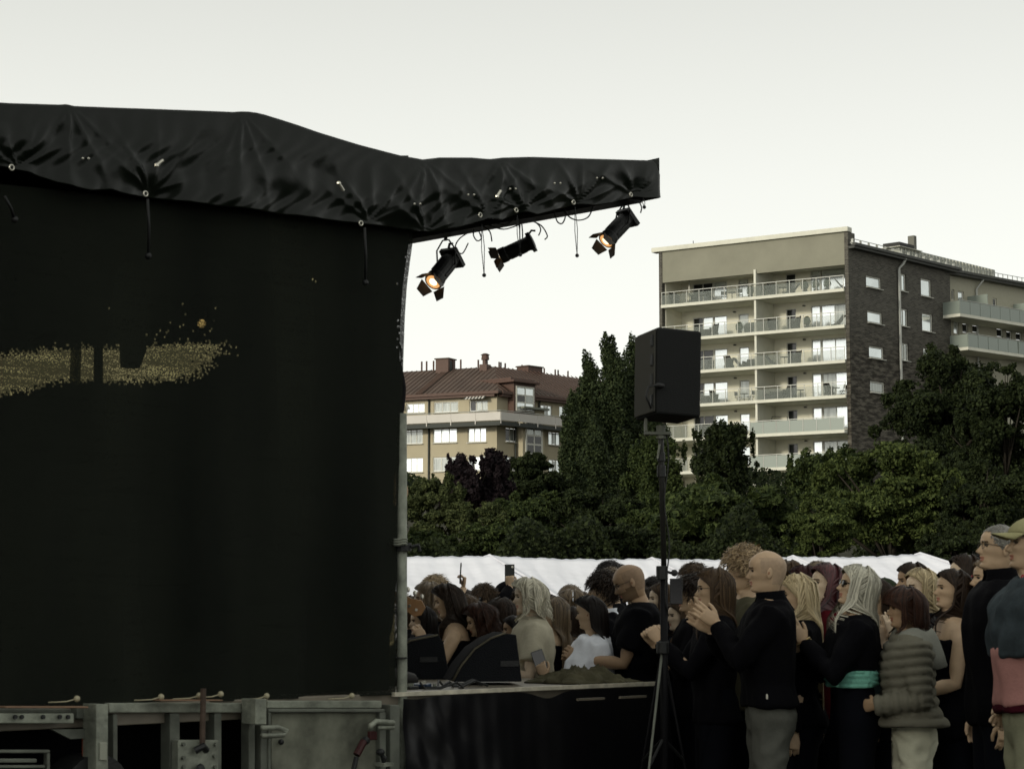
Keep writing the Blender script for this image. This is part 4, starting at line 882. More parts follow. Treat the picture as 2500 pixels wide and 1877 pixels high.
# ------------------------------------------------------------------ on the deck
CAB = mat('black textured cabinet', (.007, .008, .010), .8, .15, bump=.3, bscale=120); CABE = mat('worn cabinet edge', (.085, .075, .048), .6, .3, var=.3, vscale=20)
def wedge(label, poly, Y, d):
    q = [at(x, y, Y) for x, y in poly]
    t = thing('stage_monitor', label, 'loudspeaker', (q[0].x, Y, zd), R(8), 'wedge monitors on the deck')
    pts2 = [(p.x-q[0].x, max(0, p.z-zd)) for p in q]
    m = MB(); m.prism(pts2[::-1], 0, d); m.build('cabinet', CAB, t, bevel=.006)
    m = MB(); m.tube([(x-.004, -.002, z+.004) for x, z in pts2[:-2]], .006, 6); m.build('edge_trim', CABE, t, smooth=True)
    m = MB(); m.grid([[(x-.012, y, z+.006) for y in np.linspace(.03, d-.03, 4)] for x, z in pts2[:-2]]); m.build('grille', BLACK, t, smooth=True)
    m = MB(); m.box(pts2[3][0]+.05, pts2[3][0]+.15, -.006, -.001, .10, .13); m.build('handle_recess', BLK, t)
wedge('wedge monitor in front of the woman in the beige blouse', [(1107, 1664), (1128, 1626), (1162, 1585), (1200, 1560), (1238, 1546), (1262, 1549), (1276, 1664)], 11.05, .45)
wedge('wedge monitor partly behind the galvanised post', [(912, 1668), (930, 1622), (960, 1590), (1005, 1565), (1072, 1551), (1084, 1570), (1100, 1660)], 11.9, .45)
for k, (x, c, w, h) in enumerate(((1012, 'grey effect pedal nearest the post', 30, 9), (1048, 'blue effect pedal between the post and the wedge', 24, 14), (1075, 'black flat effect pedal before the wedge', 36, 6))):
    p = P3(x, 1675, .25); o = ST.world(p.x, .25, zd); t = thing('effect_pedal', c, 'effect pedal', o, ST.rz+.3*k, 'effect pedals on the deck'); m = MB(); m.prism([(-w/900, 0), (w/900, 0), (w/900, h/480), (-w/900, h/600)], 0, .1); m.build('case', mat('pedal blue', (.015, .03, .06), .4) if k == 1 else BLK, t, bevel=.004)
    for j in (-1, 0, 1): m = MB(); m.tube([(j*.014, .03, h/540-.004), (j*.014, .03, h/540+.014)], .006, 8); m.build('knob', GALV if k != 1 else STEELB, t)
for k in range(3):
    p = P3(1000+k*40, 1676, .2); pts_ = [ST.world(p.x+.05*i+.02*math.sin(i*1.7+k), .12+.1*k+.05*math.sin(i*1.1+k*2), zd+.008+(.03 if (i+k) % 4 == 0 else 0)) for i in range(9)]
    m = MB(); m.tube(pts_, .006, 6); tag(m.build('cable', BLK, None, smooth=True), ['black cable curling on the deck beside the post', 'black cable snaking between the pedals', 'black cable running towards the wedge monitor'][k], 'cable', 'cables on the deck')
# olive jacket lying on the deck edge
OL = mat('olive cloth', (.075, .070, .042), .9, .1, var=.25, vscale=9); P = []
a = P3(1392, 1662, .1); b = P3(1540, 1660, .1)
for i in range(61):
    s = i/60; row = []
    for j in range(31):
        t = j/30; hgt = .062*math.sin(math.pi*s)**.5*math.sin(math.pi*t)**.6*(1 if s < .8 else .6)
        q = np.array([[s*2.4, t*1.1, 0]]); f = .35+1.1*(1-abs(float(noise3(q, 21, 1.6, 5)[0])))**2+.5*(1-abs(float(noise3(q, 22, 3.6, 5)[0])))**3-.3*t
        row.append((a.x+(b.x-a.x)*s+.01*math.sin(t*20), .03+t*.42+.02*math.sin(s*17), zd+.004+max(0, hgt*f)))
    P.append(row)
o = ST.world(0, 0, 0); t = thing('jacket', 'crumpled olive jacket lying on the deck edge by the white T-shirt', 'jacket', ST.world(0, 0, 0), ST.rz); m = MB(); m.grid(P); m.build('cloth', OL, t, smooth=True, solid=.008)
# bass guitar: headstock shows right of the post
t = thing('bass_guitar', 'amber wooden bass guitar headstock poking out beside the galvanised post', 'guitar', at(1035, 1490, 11.6)); WH = mat('amber maple wood', (.27, .135, .045), .35, .5, var=.2, vscale=12)
r_ = Vector((-.86, .1, .42)).normalized(); 
def gp(u, w, y=0): return Vector((1, 0, 0)) * 0 + Vector((-.84*u-.38*w, y, .50*u-.90*w*-1))
hs_ = [(0, -.03), (.03, -.055), (.08, -.05), (.16, -.04), (.20, -.03), (.21, .015), (.18, .03), (.10, .028), (.04, .045), (0, .02)]
def g2w(a, b, y): return Vector((-a*.87+b*.5, y, a*.45+b*.87))
m = MB(); n = len(hs_); m.add([g2w(a, b, -.008) for a, b in hs_]+[g2w(a, b, .008) for a, b in hs_], [tuple(range(n)), tuple(range(2*n-1, n-1, -1))]+[(i, i+n, (i+1) % n+n, (i+1) % n) for i in range(n)]); m.build('headstock', WH, t, bevel=.003)
m = MB(); m.tube([g2w(.2, 0, 0), g2w(.9, -.0, 0)], [.022, .028], 8); m.build('neck', WH, t)
for k in range(4):
    m = MB(); m.tube([g2w(.04+.045*k, -.015+.004*k, -.008), g2w(.04+.045*k, -.015, -.02)], .008, 8); m.build('string_post', STEELB, t)
    m = MB(); q = g2w(.04+.045*k, .045, 0); m.sphere(q+Vector((.0, 0, .02)), (.012, .005, .016), 8); m.tube([q, q+Vector((0, 0, -.02))], .003, 5); m.build('tuning_key', STEELB, t)
m = MB(); m.sphere(g2w(1.1, 0, 0), (.24, .025, .16), 16); m.build('body', mat('dark guitar lacquer', (.03, .008, .006), .2, .5), t, smooth=True)
# ------------------------------------------------------------------ loudspeaker on its stand
BKM = mat('matt black metal', (.005, .005, .006), .7, .15); YS = 10.4; sb_ = at(1617, 1480, YS); gy = 0
std = thing('speaker_stand', 'tall black tripod stand carrying the loudspeaker in front of the crowd', 'tripod stand', (sb_.x, YS, 0))
zz_ = lambda y: at(1617, y, YS).z
m = MB(); m.tube([(0, 0, .35), (.01, 0, zz_(1400))], .019, 12); m.build('pole', BKM, std, smooth=True)
m = MB(); m.tube([(.01, 0, zz_(1400)), (0, 0, zz_(1100)), (0, 0, zz_(1040))], .014, 12); m.build('pole_extension', mat('worn pole', (.02, .02, .018), .5, .3), std, smooth=True)
for y, r, h in ((1398, .03, .035), (1150, .022, .03), (1115, .02, .025), (1580, .032, .03)):
    m = MB(); m.tube([(0, 0, zz_(y)-h), (0, 0, zz_(y)+h)], r, 12); m.build('collar', BLK, std, bevel=.004)
m = MB(); m.tube([(.02, 0, zz_(1395)), (.06, -.01, zz_(1400))], .008, 6); m.sphere((.062, -.01, zz_(1398)), .018, 8); m.build('clamp_knob', BLK, std)
m = MB(); m.tube([(-.02, -.02, zz_(1120)), (-.008, -.025, zz_(1085))], .006, 6); m.build('bright_lever', GALV, std)
zl = zz_(1580); ft = [(-.17, -.30), (.26, .42), (-.20, .46)]
for fx, fy in ft:
    m = MB(); m.tube([(0, 0, zl), (fx*(1 if fy > 0 else 1.05)*1.0, fy, .02)], .0065, 8); l = m.build('leg', GALVD if fx == -.17 else BKM, std, smooth=True)
    m = MB(); m.tube([(fx*.98, fy*.98, .05), (fx, fy, .0)], .016, 8); m.build('rubber_foot', BLK, l)
    m = MB(); m.tube([(0, 0, zl-.45), (fx*.45, fy*.45, zl-(zl-.02)*.45)], .008, 6); m.build('brace', BLK, std)
m = MB(); m.tube([(.025+.012*math.sin(k*.9), -.02, zz_(1060)+(zz_(1500)-zz_(1060))*k/14) for k in range(15)], .004, 6); m.build('cable', BLK, std, smooth=True)
m = MB(); a = zz_(1062); m.box(-.085, .05, -.03, .03, a, a+.016); m.box(-.085, -.07, -.03, .03, a+.016, a+.085); m.tube([(0, 0, a-.02), (0, 0, a+.05)], .024, 10); m.build('yoke_bracket', GALVD, std, bevel=.003)
SPK = mat('black loudspeaker cabinet', (.007, .0078, .0078), .7, .2, bump=.2, bscale=160)
cz_ = at(1632, 918, YS); spk = thing('loudspeaker', 'black two way loudspeaker tilted on top of the tripod stand', 'loudspeaker', (cz_.x, YS, cz_.z)); spk.rotation_euler = (R(-3), R(2.5), R(21))
hx, hy, hz = .125, .13, .222
m = MB(); m.prism([(-hx, -hz), (hx*.97, -hz), (hx, hz), (-hx, hz)], -hy, hy); m.build('cabinet', SPK, spk, bevel=.012)
m = MB(); m.box(-hx-.012, -hx-.001, -hy+.012, hy-.012, -hz+.012, hz-.012); fr_ = m.build('baffle', mat('speaker baffle', (.045, .045, .038), .7, .2), spk, bevel=.004)
for z in (.155, .055, -.045, -.15):
    m = MB(); m.box(-hx-.02, -hx-.0125, -hy+.016, -hy+.045, z-.03, z+.03); m.build('port', BLK, fr_, bevel=.004)
m = MB(); m.sphere((-hx+.01, -hy-.012, -.08), (.03, .016, .014), 10); m.tube([(-hx-.0, -hy-.02, -.08), (-hx-.05, -hy-.01, -.09), (-hx-.06, -hy, -.14), (-hx-.03, -hy, -.2)], .006, 6); m.build('plug', BLK, spk, smooth=True)
# ------------------------------------------------------------------ people kit
SK = {}
def skin(k):
    c = {'pale': (.62, .49, .35), 'fair': (.47, .335, .215), 'warm': (.36, .24, .145), 'tan': (.25, .165, .095)}[k]
    if k not in SK:
        lip = tuple(a*b for a, b in zip(c, (.75, .45, .45)))
        SK[k] = [mat('skin '+k, c, .55, .35, var=.10, vscale=14), mat('lips '+k, lip, .45, .4), mat('brows '+k, tuple(a*.22 for a in c), .9, .1),
                 mat('eye '+k, (.03, .022, .018), .15, .6), mat('stubble '+k, tuple(a*.5 for a in c), .9, .1), mat('inner ear '+k, tuple(a*b for a, b in zip(c, (.6, .42, .38))), .7, .2), mat('shaved scalp '+k, tuple(a*b for a, b in zip(c, (.80, .82, .86))), .6, .3, var=.12, vscale=60)]  # eyeball dark all over, standing in for the socket shadow
    return SK[k]
def spl(xs, ys, x):
    xs = np.array(xs, float); ys = np.array(ys, float); m = np.gradient(ys, xs); d = np.diff(ys)/np.diff(xs)
    for i in range(1, len(xs)-1):
        if d[i-1]*d[i] <= 0: m[i] = 0
    i = np.clip(np.searchsorted(xs, x)-1, 0, len(xs)-2); h = xs[i+1]-xs[i]; t = np.clip((x-xs[i])/h, 0, 1)
    return (2*t**3-3*t**2+1)*ys[i]+(t**3-2*t**2+t)*h*m[i]+(-2*t**3+3*t**2)*ys[i+1]+(t**3-t**2)*h*m[i+1]
ZF = [0, .006, .018, .035, .05, .075, .095, .12, .14, .155, .175, .195, .212, .222, .2265]
XF = [.052, .074, .083, .083, .085, .087, .089, .088, .093, .094, .087, .070, .045, .020, .0]
ZB = [0, .03, .05, .09, .13, .16, .19, .21, .222, .2265]; XB = [-.064, -.070, -.080, -.098, -.107, -.104, -.082, -.054, -.025, -.0]
ZW = [0, .012, .03, .05, .08, .11, .15, .18, .205, .22, .2265]; WW = [.040, .046, .054, .060, .067, .073, .077, .071, .050, .024, .0]
ZD = [0, .010, .020, .033, .0425, .051, .059, .066, .0715, .077, .084, .095, .108, .118, .126, .135, .15, .16, .2265]
DD = [0, .003, .006, -.003, .007, .001, .008, .004, .010, .024, .0265, .018, .010, .005, .004, .003, .0, 0, 0]
X0 = -.015
def headsurf(th, z, feat=True, nose=1.0):
    xf = spl(ZF, XF, z); xb = spl(ZB, XB, z); w = spl(ZW, WW, z); c, s = np.cos(th), np.sin(th)
    topf = np.clip((.2265-z)/.0265, 0, 1); x0 = X0*topf
    x = x0+np.where(c > 0, (xf-x0)*np.abs(c)**.86, -(x0-xb)*np.abs(c)**.95)
    y = w*np.sign(s)*np.abs(s)**.9
    if feat:
        d = spl(ZD, DD, z); sg = np.interp(z, [.0, .03, .04, .06, .068, .075, .085, .11, .14], [.020, .020, .019, .018, .013, .012, .009, .0075, .02])
        f = (c > 0)*1.0
        x = x+f*d*nose*np.exp(-(y/sg)**2)
        x = x-f*.010*np.exp(-((np.abs(y)-.030)/.014)**2-((z-.117)/.010)**2)
        x = x+f*.005*np.exp(-((np.abs(y)-.040)/.016)**2-((z-.092)/.013)**2)
        x = x+f*.004*np.exp(-((np.abs(y)-.024)/.018)**2-((z-.133)/.006)**2)
        y = y-np.sign(y)*.004*np.exp(-((z-.06)/.02)**2)*f
    return x, y
BZ = [.78, .84, .92, 1.0, 1.08, 1.18, 1.28, 1.37, 1.425, 1.458, 1.478, 1.490, 1.500, 1.508]
BF = [.06, .09, .105, .10, .098, .112, .118, .10, .075, .058, .046, .040, .040, .046]
BB = [-.08, -.12, -.135, -.115, -.095, -.10, -.108, -.108, -.10, -.092, -.082, -.074, -.068, -.065]
BW = [.10, .16, .178, .165, .145, .155, .168, .180, .172, .138, .100, .074, .060, .054]
def sstep(a, b, x): t = np.clip((x-a)/(b-a), 0, 1); return t*t*(3-2*t)
def loft(rings, n=28):
    V = []; F = []
    th = np.arange(n)*2*math.pi/n
    for (z, xf, xb, w) in rings:
        x0 = (xf+xb)/2*.3; c, s = np.cos(th), np.sin(th)
        x = np.where(c > 0, x0+(xf-x0)*np.abs(c)**.85, x0-(x0-xb)*np.abs(c)**.85); y = w*np.sign(s)*np.abs(s)**.85
        V.append(np.stack([x, y, np.full(n, z)], 1))
    V = np.concatenate(V); m = len(rings)
    F = [(i*n+j, i*n+(j+1) % n, (i+1)*n+(j+1) % n, (i+1)*n+j) for i in range(m-1) for j in range(n)]
    F += [tuple(range(n-1, -1, -1)), tuple((m-1)*n+j for j in range(n))]
    return V, F
def remesh(mb, vox, smooth=3, name='tmp'):
    me = bpy.data.meshes.new(name); me.from_pydata(mb.v, [], mb.f); o = bpy.data.objects.new(name, me); C.objects.link(o)
    r = o.modifiers.new('r', 'REMESH'); r.mode = 'VOXEL'; r.voxel_size = vox
    if smooth: s = o.modifiers.new('s', 'SMOOTH'); s.iterations = smooth; s.factor = .5
    dg = bpy.context.evaluated_depsgraph_get(); ev = o.evaluated_get(dg); m2 = ev.to_mesh()
    V = np.empty(len(m2.vertices)*3); m2.vertices.foreach_get('co', V); V = V.reshape(-1, 3)
    Nn = np.empty(len(m2.vertices)*3); m2.vertices.foreach_get('normal', Nn); Nn = Nn.reshape(-1, 3)
    F = [tuple(p.vertices) for p in m2.polygons]
    ev.to_mesh_clear(); bpy.data.objects.remove(o); bpy.data.meshes.remove(me); return V, Nn, F
HANDS = {}
def hand(pose, fine=True):
    k = (pose, fine)
    if k in HANDS: return HANDS[k]
    m = MB(); curl = {'flat': .10, 'relax': .42, 'grip': .95, 'fist': 1.35}[pose]; spread = {'flat': .9, 'relax': .7, 'grip': .5, 'fist': .2}[pose]
    m.tube([(-.05, 0, 0), (-.005, 0, 0), (.02, 0, 0), (.055, .0, 0), (.088, -.001, .002), (.094, -.001, .002)], [.026, .027, .033, .041, .039, .03], 12, flat=.42)
    m.v = [(x, y, z) for x, y, z in m.v]
    # orient the flattened section: wide along y
    m.v = [(x, z, y) if False else (x, y, z) for x, y, z in m.v]
    for i, (y, L) in enumerate(((.030, .072), (.0105, .081), (-.0105, .075), (-.029, .060))):
        a0 = (1.5-i)*.07*spread; p = Vector((.08, y, 0)); pts = [p]; ang = 0
        for s, f in ((.48, .8), (.30, 1.1), (.22, .8)):
            ang += curl*f*(1+.06*i); p = p+Vector((math.cos(ang)*math.cos(a0), math.cos(ang)*math.sin(a0), -math.sin(ang)))*L*s; pts.append(p)
        m.tube(pts, [.0098, .0092, .0082, .0062], 8)
    tc = .5 if pose != 'flat' else .05
    p = Vector((.018, .022, -.004)); q = p+Vector((.030, .026, -.008-.02*tc)); r = q+Vector((.030, .012-.012*tc, -.004-.016*tc)); e = r+Vector((.024, .002-.012*tc, -.002-.014*tc)); m.tube([p, q, r, e], [.015, .0125, .0105, .0075], 8)
    HV, _, HF = remesh(m, .0042 if fine else .006, 2); HANDS[k] = (HV*.90, HF); return HANDS[k]
def flatcheck(): pass
def ik(S, W, pole, a, b):
    S, W, pole = Vector(S), Vector(W), Vector(pole); d = W-S; L = d.length
    if L > (a+b)*.995: W = S+d*((a+b)*.995/L); d = W-S; L = d.length
    u = d.normalized(); x = (a*a-b*b+L*L)/(2*L); h = math.sqrt(max(0, a*a-x*x)); pn = (pole-u*pole.dot(u)).normalized()
    return S+u*x+pn*h, W
HAIRM = {}
def hairmat(name, c1, c2):
    if name not in HAIRM: HAIRM[name] = mat('hair '+name, tuple(a*.8 for a in c1), .40, (.42 if c2[0] > .1 else .14), col2=c2, island=True)
    return HAIRM[name]
hairmat('black', (.006, .005, .005), (.016, .012, .010)); hairmat('dark brown', (.012, .008, .005), (.035, .022, .014)); hairmat('brown', (.035, .022, .013), (.085, .055, .03))
hairmat('light brown', (.07, .048, .027), (.21, .15, .085)); hairmat('blond', (.24, .185, .09), (.60, .49, .29)); hairmat('platinum', (.36, .33, .24), (.78, .74, .58)); hairmat('ash blond', (.22, .21, .16), (.62, .60, .48))
hairmat('auburn', (.014, .007, .005), (.050, .022, .013)); hairmat('dark red', (.012, .004, .004), (.045, .010, .010)); hairmat('pink red', (.012, .005, .006), (.11, .030, .034)); hairmat('grey', (.10, .10, .085), (.24, .23, .20)); hairmat('sandy', (.15, .10, .05), (.46, .34, .19))
class Person:
    def __init__(s, label, px, ytop, Y, face, H=None, sk='fair', pitch=0, yaw=0, lean=0, wide=1.0, fine=True, hair=None, hx=0):
        vol = (hair or {}).get('vol', 0)
        zt = at(px, ytop, Y).z-vol*.9
        s.H = zt; s.k = s.H/1.726; s.k = max(.80, s.k); s.zoff = s.H-1.726*s.k
        b = at(px, 1480, Y); f = R(face); ox = (.0+math.tan(R(lean))*.75*s.k)
        s.t = thing('person', label, 'person', (b.x-math.cos(f)*ox, Y-math.sin(f)*ox, s.zoff), f, 'people in the crowd')
        s.sk = sk; s.pitch = R(pitch); s.yaw = R(yaw); s.lean = math.tan(R(lean)); s.wide = wide; s.fine = fine; s.hairspec = hair
        s.parts = {}; s.body_extra = []
    def leanf(s, V):
        V = np.array(V, float).copy(); V[:, 0] += s.lean*np.clip(V[:, 2]-.95, 0, None); return V
    def headf(s, V, hang=False):
        """V in body coordinates for a 1.75 m figure; rotate head part about the neck"""
        V = np.array(V, float).copy(); piv = np.array([-.02, 0, 1.50]); w = sstep(1.455, 1.535, V[:, 2])
        if hang: w = np.maximum(w, .25*sstep(1.1, 1.5, V[:, 2]))
        a = -s.pitch*w; b = s.yaw*w; P = (V-piv)*(1-.085*w)[:, None]
        x, z = P[:, 0]*np.cos(a)+P[:, 2]*np.sin(a), -P[:, 0]*np.sin(a)+P[:, 2]*np.cos(a)
        x2, y2 = x*np.cos(b)-P[:, 1]*np.sin(b), x*np.sin(b)+P[:, 1]*np.cos(b)
        return np.stack([x2, y2, z], 1)+piv
    def fin(s, V): return s.leanf(V)*s.k
    def mesh(s, name, V, F, mats, mi=None, parent=None, smooth=True):
        me = bpy.data.meshes.new(name); me.from_pydata([tuple(p) for p in V], [], F)
        for m in (mats if isinstance(mats, list) else [mats]): me.materials.append(m)
        if mi is not None: me.polygons.foreach_set('material_index', mi)
        if smooth: me.polygons.foreach_set('use_smooth', [True]*len(me.polygons))
        me.update(); return linkmesh(name, me, parent or s.t)
    def build_body(s, arms, beard=None, mouth=0, bare=False):
        n = 44 if s.fine else 28; rows = 62 if s.fine else 34
        th = np.arange(n)*2*math.pi/n
        th = th-.28*np.sin(th)        # denser around the face
        V = []
        for z, xf, xb, w in zip(BZ, BF, BB, BW):
            q_ = .84 if z < 1.14 else 1; w *= s.wide*.97*q_; xf *= q_; xb *= q_; w *= .86 if 1.44 < z < 1.492 else 1; xb *= .93 if 1.44 < z < 1.492 else 1; x0 = 0; c, sn = np.cos(th), np.sin(th)
            x = np.where(c > 0, x0+(xf-x0)*np.abs(c)**.85, x0-(x0-xb)*np.abs(c)**.85)*.97; V.append(np.stack([x, w*np.sign(sn)*np.abs(sn)**.85, np.full(n, z)], 1))
        zr = np.concatenate([[.0005, .004, .008], np.linspace(.013, .19, rows-14), .2265-.0365*np.cos(np.linspace(.15, math.pi/2, 11))[::1]*1.0])
        zr = np.unique(np.clip(zr, 0, .2262))
        for z in zr:
            x, y = headsurf(th, np.full(n, z)); 
            V.append(np.stack([x, y, np.full(n, 1.52+z)], 1))
        m = len(V); V = np.concatenate(V)
        F = [(i*n+j, i*n+(j+1) % n, (i+1)*n+(j+1) % n, (i+1)*n+j) for i in range(m-1) for j in range(n)]; F += [tuple(range(n-1, -1, -1)), tuple((m-1)*n+j for j in range(n))]
        mi = []
        for f in F:
            if len(f) > 4: mi.append(0); continue
            c = V[list(f)].mean(0); z = c[2]-1.52; x, y = c[0], abs(c[1]); q = 0
            if x > .04:
                if .039 < z < .0615 and y < .024-.35*abs(z-.051): q = 1
                elif .129 < z < .1375 and .010 < y < .046: q = 2
                elif beard and z < .07 and z > -.005 and not q: q = 4
            elif beard and -.0 < z < .085 and x > -.02 and beard > 1: q = 4
            if beard and x > .04 and .060 < z < .072 and y < .028: q = 4
            if s.hairspec is not None and s.hairspec.get('vol', 0) == 0 and not q and x < .03+.15*(z-.13) and z > max(.045, .10 if x > -.03 else 0) and z < .185: q = 6
            mi.append(q)
        V = s.headf(V)
        Vs, Fs, Ms = [V], [F], [mi]; base = len(V)
        def addp(P, F_, q):
            nonlocal base
            Vs.append(np.array(P, float)); Fs.append([tuple(i+base for i in f) for f in F_]); Ms.append([q]*len(F_)); base += len(P)
        for sg in (-1, 1):
            m_ = MB(); m_.sphere((0, 0, 0), (.017, .006, .031), 12, M=Matrix.Translation((-.014, sg*.0745, 1.52+.104)) @ Matrix.Rotation(R(-12), 4, 'Y') @ Matrix.Rotation(R(22*sg), 4, 'Z')); addp(s.headf(m_.v), m_.f, 0)
            m_ = MB(); m_.sphere((0, 0, 0), (.009, .0065, .018), 8, M=Matrix.Translation((-.009, sg*.0765, 1.52+.104)) @ Matrix.Rotation(R(-12), 4, 'Y') @ Matrix.Rotation(R(22*sg), 4, 'Z')); addp(s.headf(m_.v), m_.f, 5)
            m_ = MB(); m_.sphere((.0725, sg*.031, 1.52+.117), (.0105, .0125, .0062), 10); addp(s.headf(m_.v), m_.f, 3)
            m_ = MB(); m_.tube([(.081, sg*.017, 1.52+.120), (.0835, sg*.030, 1.52+.1245), (.077, sg*.044, 1.52+.121)], .0024, 5); addp(s.headf(m_.v), m_.f, 2)
        s.arm_pts = []
        for a in arms:
            sd = a['side']; S_ = np.array([[-.01, sd*.155*s.wide, 1.408]]); S_ = Vector(s.leanf(S_)[0]); E, Wp = ik(S_, a['w'], a.get('pole', (-.4, sd*.6, -1)), .285, .255)
            d = Vector(a.get('d', Wp-E)).normalized(); n_ = Vector(a.get('n', (0, -sd, 0))); n_ = (n_-d*n_.dot(d)).normalized()
            s.arm_pts.append((S_, E, Wp, d, n_, sd))
            m_ = MB(); m_.tube([S_, S_.lerp(E, .3), S_.lerp(E, .8), E, E.lerp(Wp, .25), E.lerp(Wp, .7), Wp], [.050, .048, .040, .037, .040, .030, .025], 12)
            # back to unleaned coordinates because fin() leans again
            P = np.array(m_.v); P[:, 0] -= s.lean*np.clip(P[:, 2]-.95, 0, None); addp(P, m_.f, 0)
            hv, hf = hand(a.get('pose', 'relax'), s.fine); hv = hv.copy()
            if sd > 0: hv[:, 1] *= -1; hf = [f[::-1] for f in hf]
            Zv = -n_; Yv = Zv.cross(d); M3 = np.array([list(d), list(Yv), list(Zv)]).T
            P = hv @ M3.T + np.array(Wp); P[:, 0] -= s.lean*np.clip(P[:, 2]-.95, 0, None); addp(P, hf, 0)
        V = s.fin(np.concatenate(Vs)); o = s.mesh('body', V, [f for l in Fs for f in l], skin(s.sk), [q for l in Ms for q in l]); s.body = o; return o
    def arm_world(s, i, off=(0, 0, 0)):
        """point relative to wrist i: off along (finger dir, palm normal, side)"""
        S_, E, Wp, d, n_, sd = s.arm_pts[i]; p = Wp+d*off[0]+n_*off[1]+d.cross(n_)*off[2]
        p = p*s.k; f = s.t.rotation_euler.z; return Vector((s.t.location.x+math.cos(f)*p.x-math.sin(f)*p.y, s.t.location.y+math.sin(f)*p.x+math.cos(f)*p.y, s.t.location.z+p.z)), Matrix.Rotation(f, 3, 'Z') @ Matrix([list(d), list(d.cross(n_)), list(n_)]).transposed()
    def garment(s, name, m, sleeve='long', hem=.90, bulk=.016, collar=1.484, folds=.007, vox=None, puffer=False, top=None, flare=0):
        vox = vox or (.0125 if s.fine else .02)
        zs = [z for z in BZ if hem < z < collar]; zs = [hem]+zs+[collar]
        rings = []
        for z in zs:
            if top and z > top: continue
            r = [np.interp(z, BZ, q) for q in (BF, BB, BW)]; b = bulk*(1 if z < 1.44 else .6); fl = flare*max(0, (1.15-z)/.3)
            rings.append((z, r[0]+b+fl, r[1]-b-fl, (r[2]+b+fl*.8)*s.wide))
        V, F = loft(rings, 28); mb = MB(); V = s.leanf(V); mb.add(V, F)
        for (S_, E, Wp, d, n_, sd) in s.arm_pts:
            b = bulk*1.0
            if sleeve == 'long':
                mb.tube([S_+Vector((0, -sd*.05, -.01)), S_, S_.lerp(E, .5), E, E.lerp(Wp, .5), E.lerp(Wp, .97)], [.058+b*.6, .056+b*.7, .050+b*.7, .046+b*.7, .042+b*.5, .032+b*.4], 14)
            elif sleeve == 'short':
                mb.tube([S_+Vector((0, -sd*.05, -.01)), S_, S_.lerp(E, .35), S_.lerp(E, .72)], [.058+b*.6, .058+b*.7, .055+b*.8, .056+b*.9], 14)
            elif sleeve == 'cap': mb.tube([S_+Vector((0, -sd*.05, -.01)), S_, S_.lerp(E, .25)], [.058+b, .058+b, .056+b], 14)
        V, Nn, F = remesh(mb, vox, 3)
        seed = int(abs(hash(s.t['label'])) % 1000) if False else (len(s.t['label'])*37) % 997
        Q = V*np.array([1, 1, .55]); f = noise3(Q, seed, 4.0, 7); f = -np.abs(f)+.5
        V = V+Nn*(folds*f+folds*.45*noise3(Q, seed+1, 9, 6))[:, None]
        if puffer:
            band = np.abs(np.sin(math.pi*V[:, 2]/.052+.25*np.sin(V[:, 1]*9+V[:, 0]*7)+.32*noise3(V, 5, 3, 6)))*(.8+.25*noise3(V, 6, 6, 6))
            # sleeves: quilt along the arm instead of by height
            for (S_, E, Wp, d, n_, sd) in s.arm_pts:
                for A, B, off in ((S_, E, 0), (E, Wp, .3)):
                    A_, B_ = np.array(A), np.array(B); u = B_-A_; L = np.linalg.norm(u); u = u/L; t = (V-A_) @ u; dist = np.linalg.norm(V-A_-t[:, None]*u, axis=1)
                    msk = (dist < .085) & (t > -.02) & (t < L+.03) & (np.abs(V[:, 1]) > .155*s.wide if off == 0 else dist < .075); band = np.where(msk, np.abs(np.sin(math.pi*(t+off)/.05)), band)
            V = V+Nn*(.019*(np.clip(band, 0, 2)**.5)-.007)[:, None]
        V[:, 0] -= s.lean*np.clip(V[:, 2]-.95, 0, None)
        return s.mesh(name, s.fin(V), F, m)
    def collar(s, m, z=1.475, r=.066, h=.03, open_=0):
        mb = MB(); P = []
        for t in np.linspace(open_, 2*math.pi-open_, 26): P.append([(-.018+(r+q)*math.cos(t)*1.08, (r+q)*math.sin(t), z+zz-.006*math.cos(t)*(1 if zz > 0 else 3)) for q, zz in ((.045, -.075), (.014, -.025), (.0, h*.4), (.002, h))])
        mb.grid(P); o = s.mesh('collar', s.fin(np.array(mb.v)), mb.f, m); q = o.modifiers.new('solid', 'SOLIDIFY'); q.thickness = .006; return o
    def trousers(s, m, shared=None, bulk=.01, stance=.10, folds=.010, name='trousers'):
        if shared is not None and shared in SHARED:
            o = linkmesh(name, SHARED[shared], s.t); o.scale = (s.k,)*3; return o
        mb = MB(); V, F = loft([(z, np.interp(z, BZ, BF)+bulk, np.interp(z, BZ, BB)-bulk, (np.interp(z, BZ, BW)+bulk)*(s.wide*.5+.5)) for z in (.80, .86, .92, 1.0, 1.06, 1.13)], 20); mb.add(V, F)
        for sg in (-1, 1): mb.tube([(0, sg*.085, .90), (0.005, sg*stance*.9, .70), (.02, sg*stance, .48), (-.0, sg*stance*1.0, .26), (-.02, sg*stance, .07)], [.092+bulk, .084+bulk, .062+bulk, .058+bulk, .050+bulk], 14)
        V, Nn, F = remesh(mb, .015 if shared is None else .03, 3)
        if shared is None:
            f = -np.abs(noise3(V*np.array([1, 1, 1.3]), 77+len(s.t['label']), 5, 7))+.5; V = V+Nn*(folds*f*(1+.6*np.exp(-((V[:, 2]-.45)/.12)**2)+.9*np.exp(-((V[:, 2]-.12)/.1)**2)))[:, None]; return s.mesh(name, V*s.k, F, m)
        o = s.mesh(name, V, F, m); SHARED[shared] = o.data; o.scale = (s.k,)*3; return o
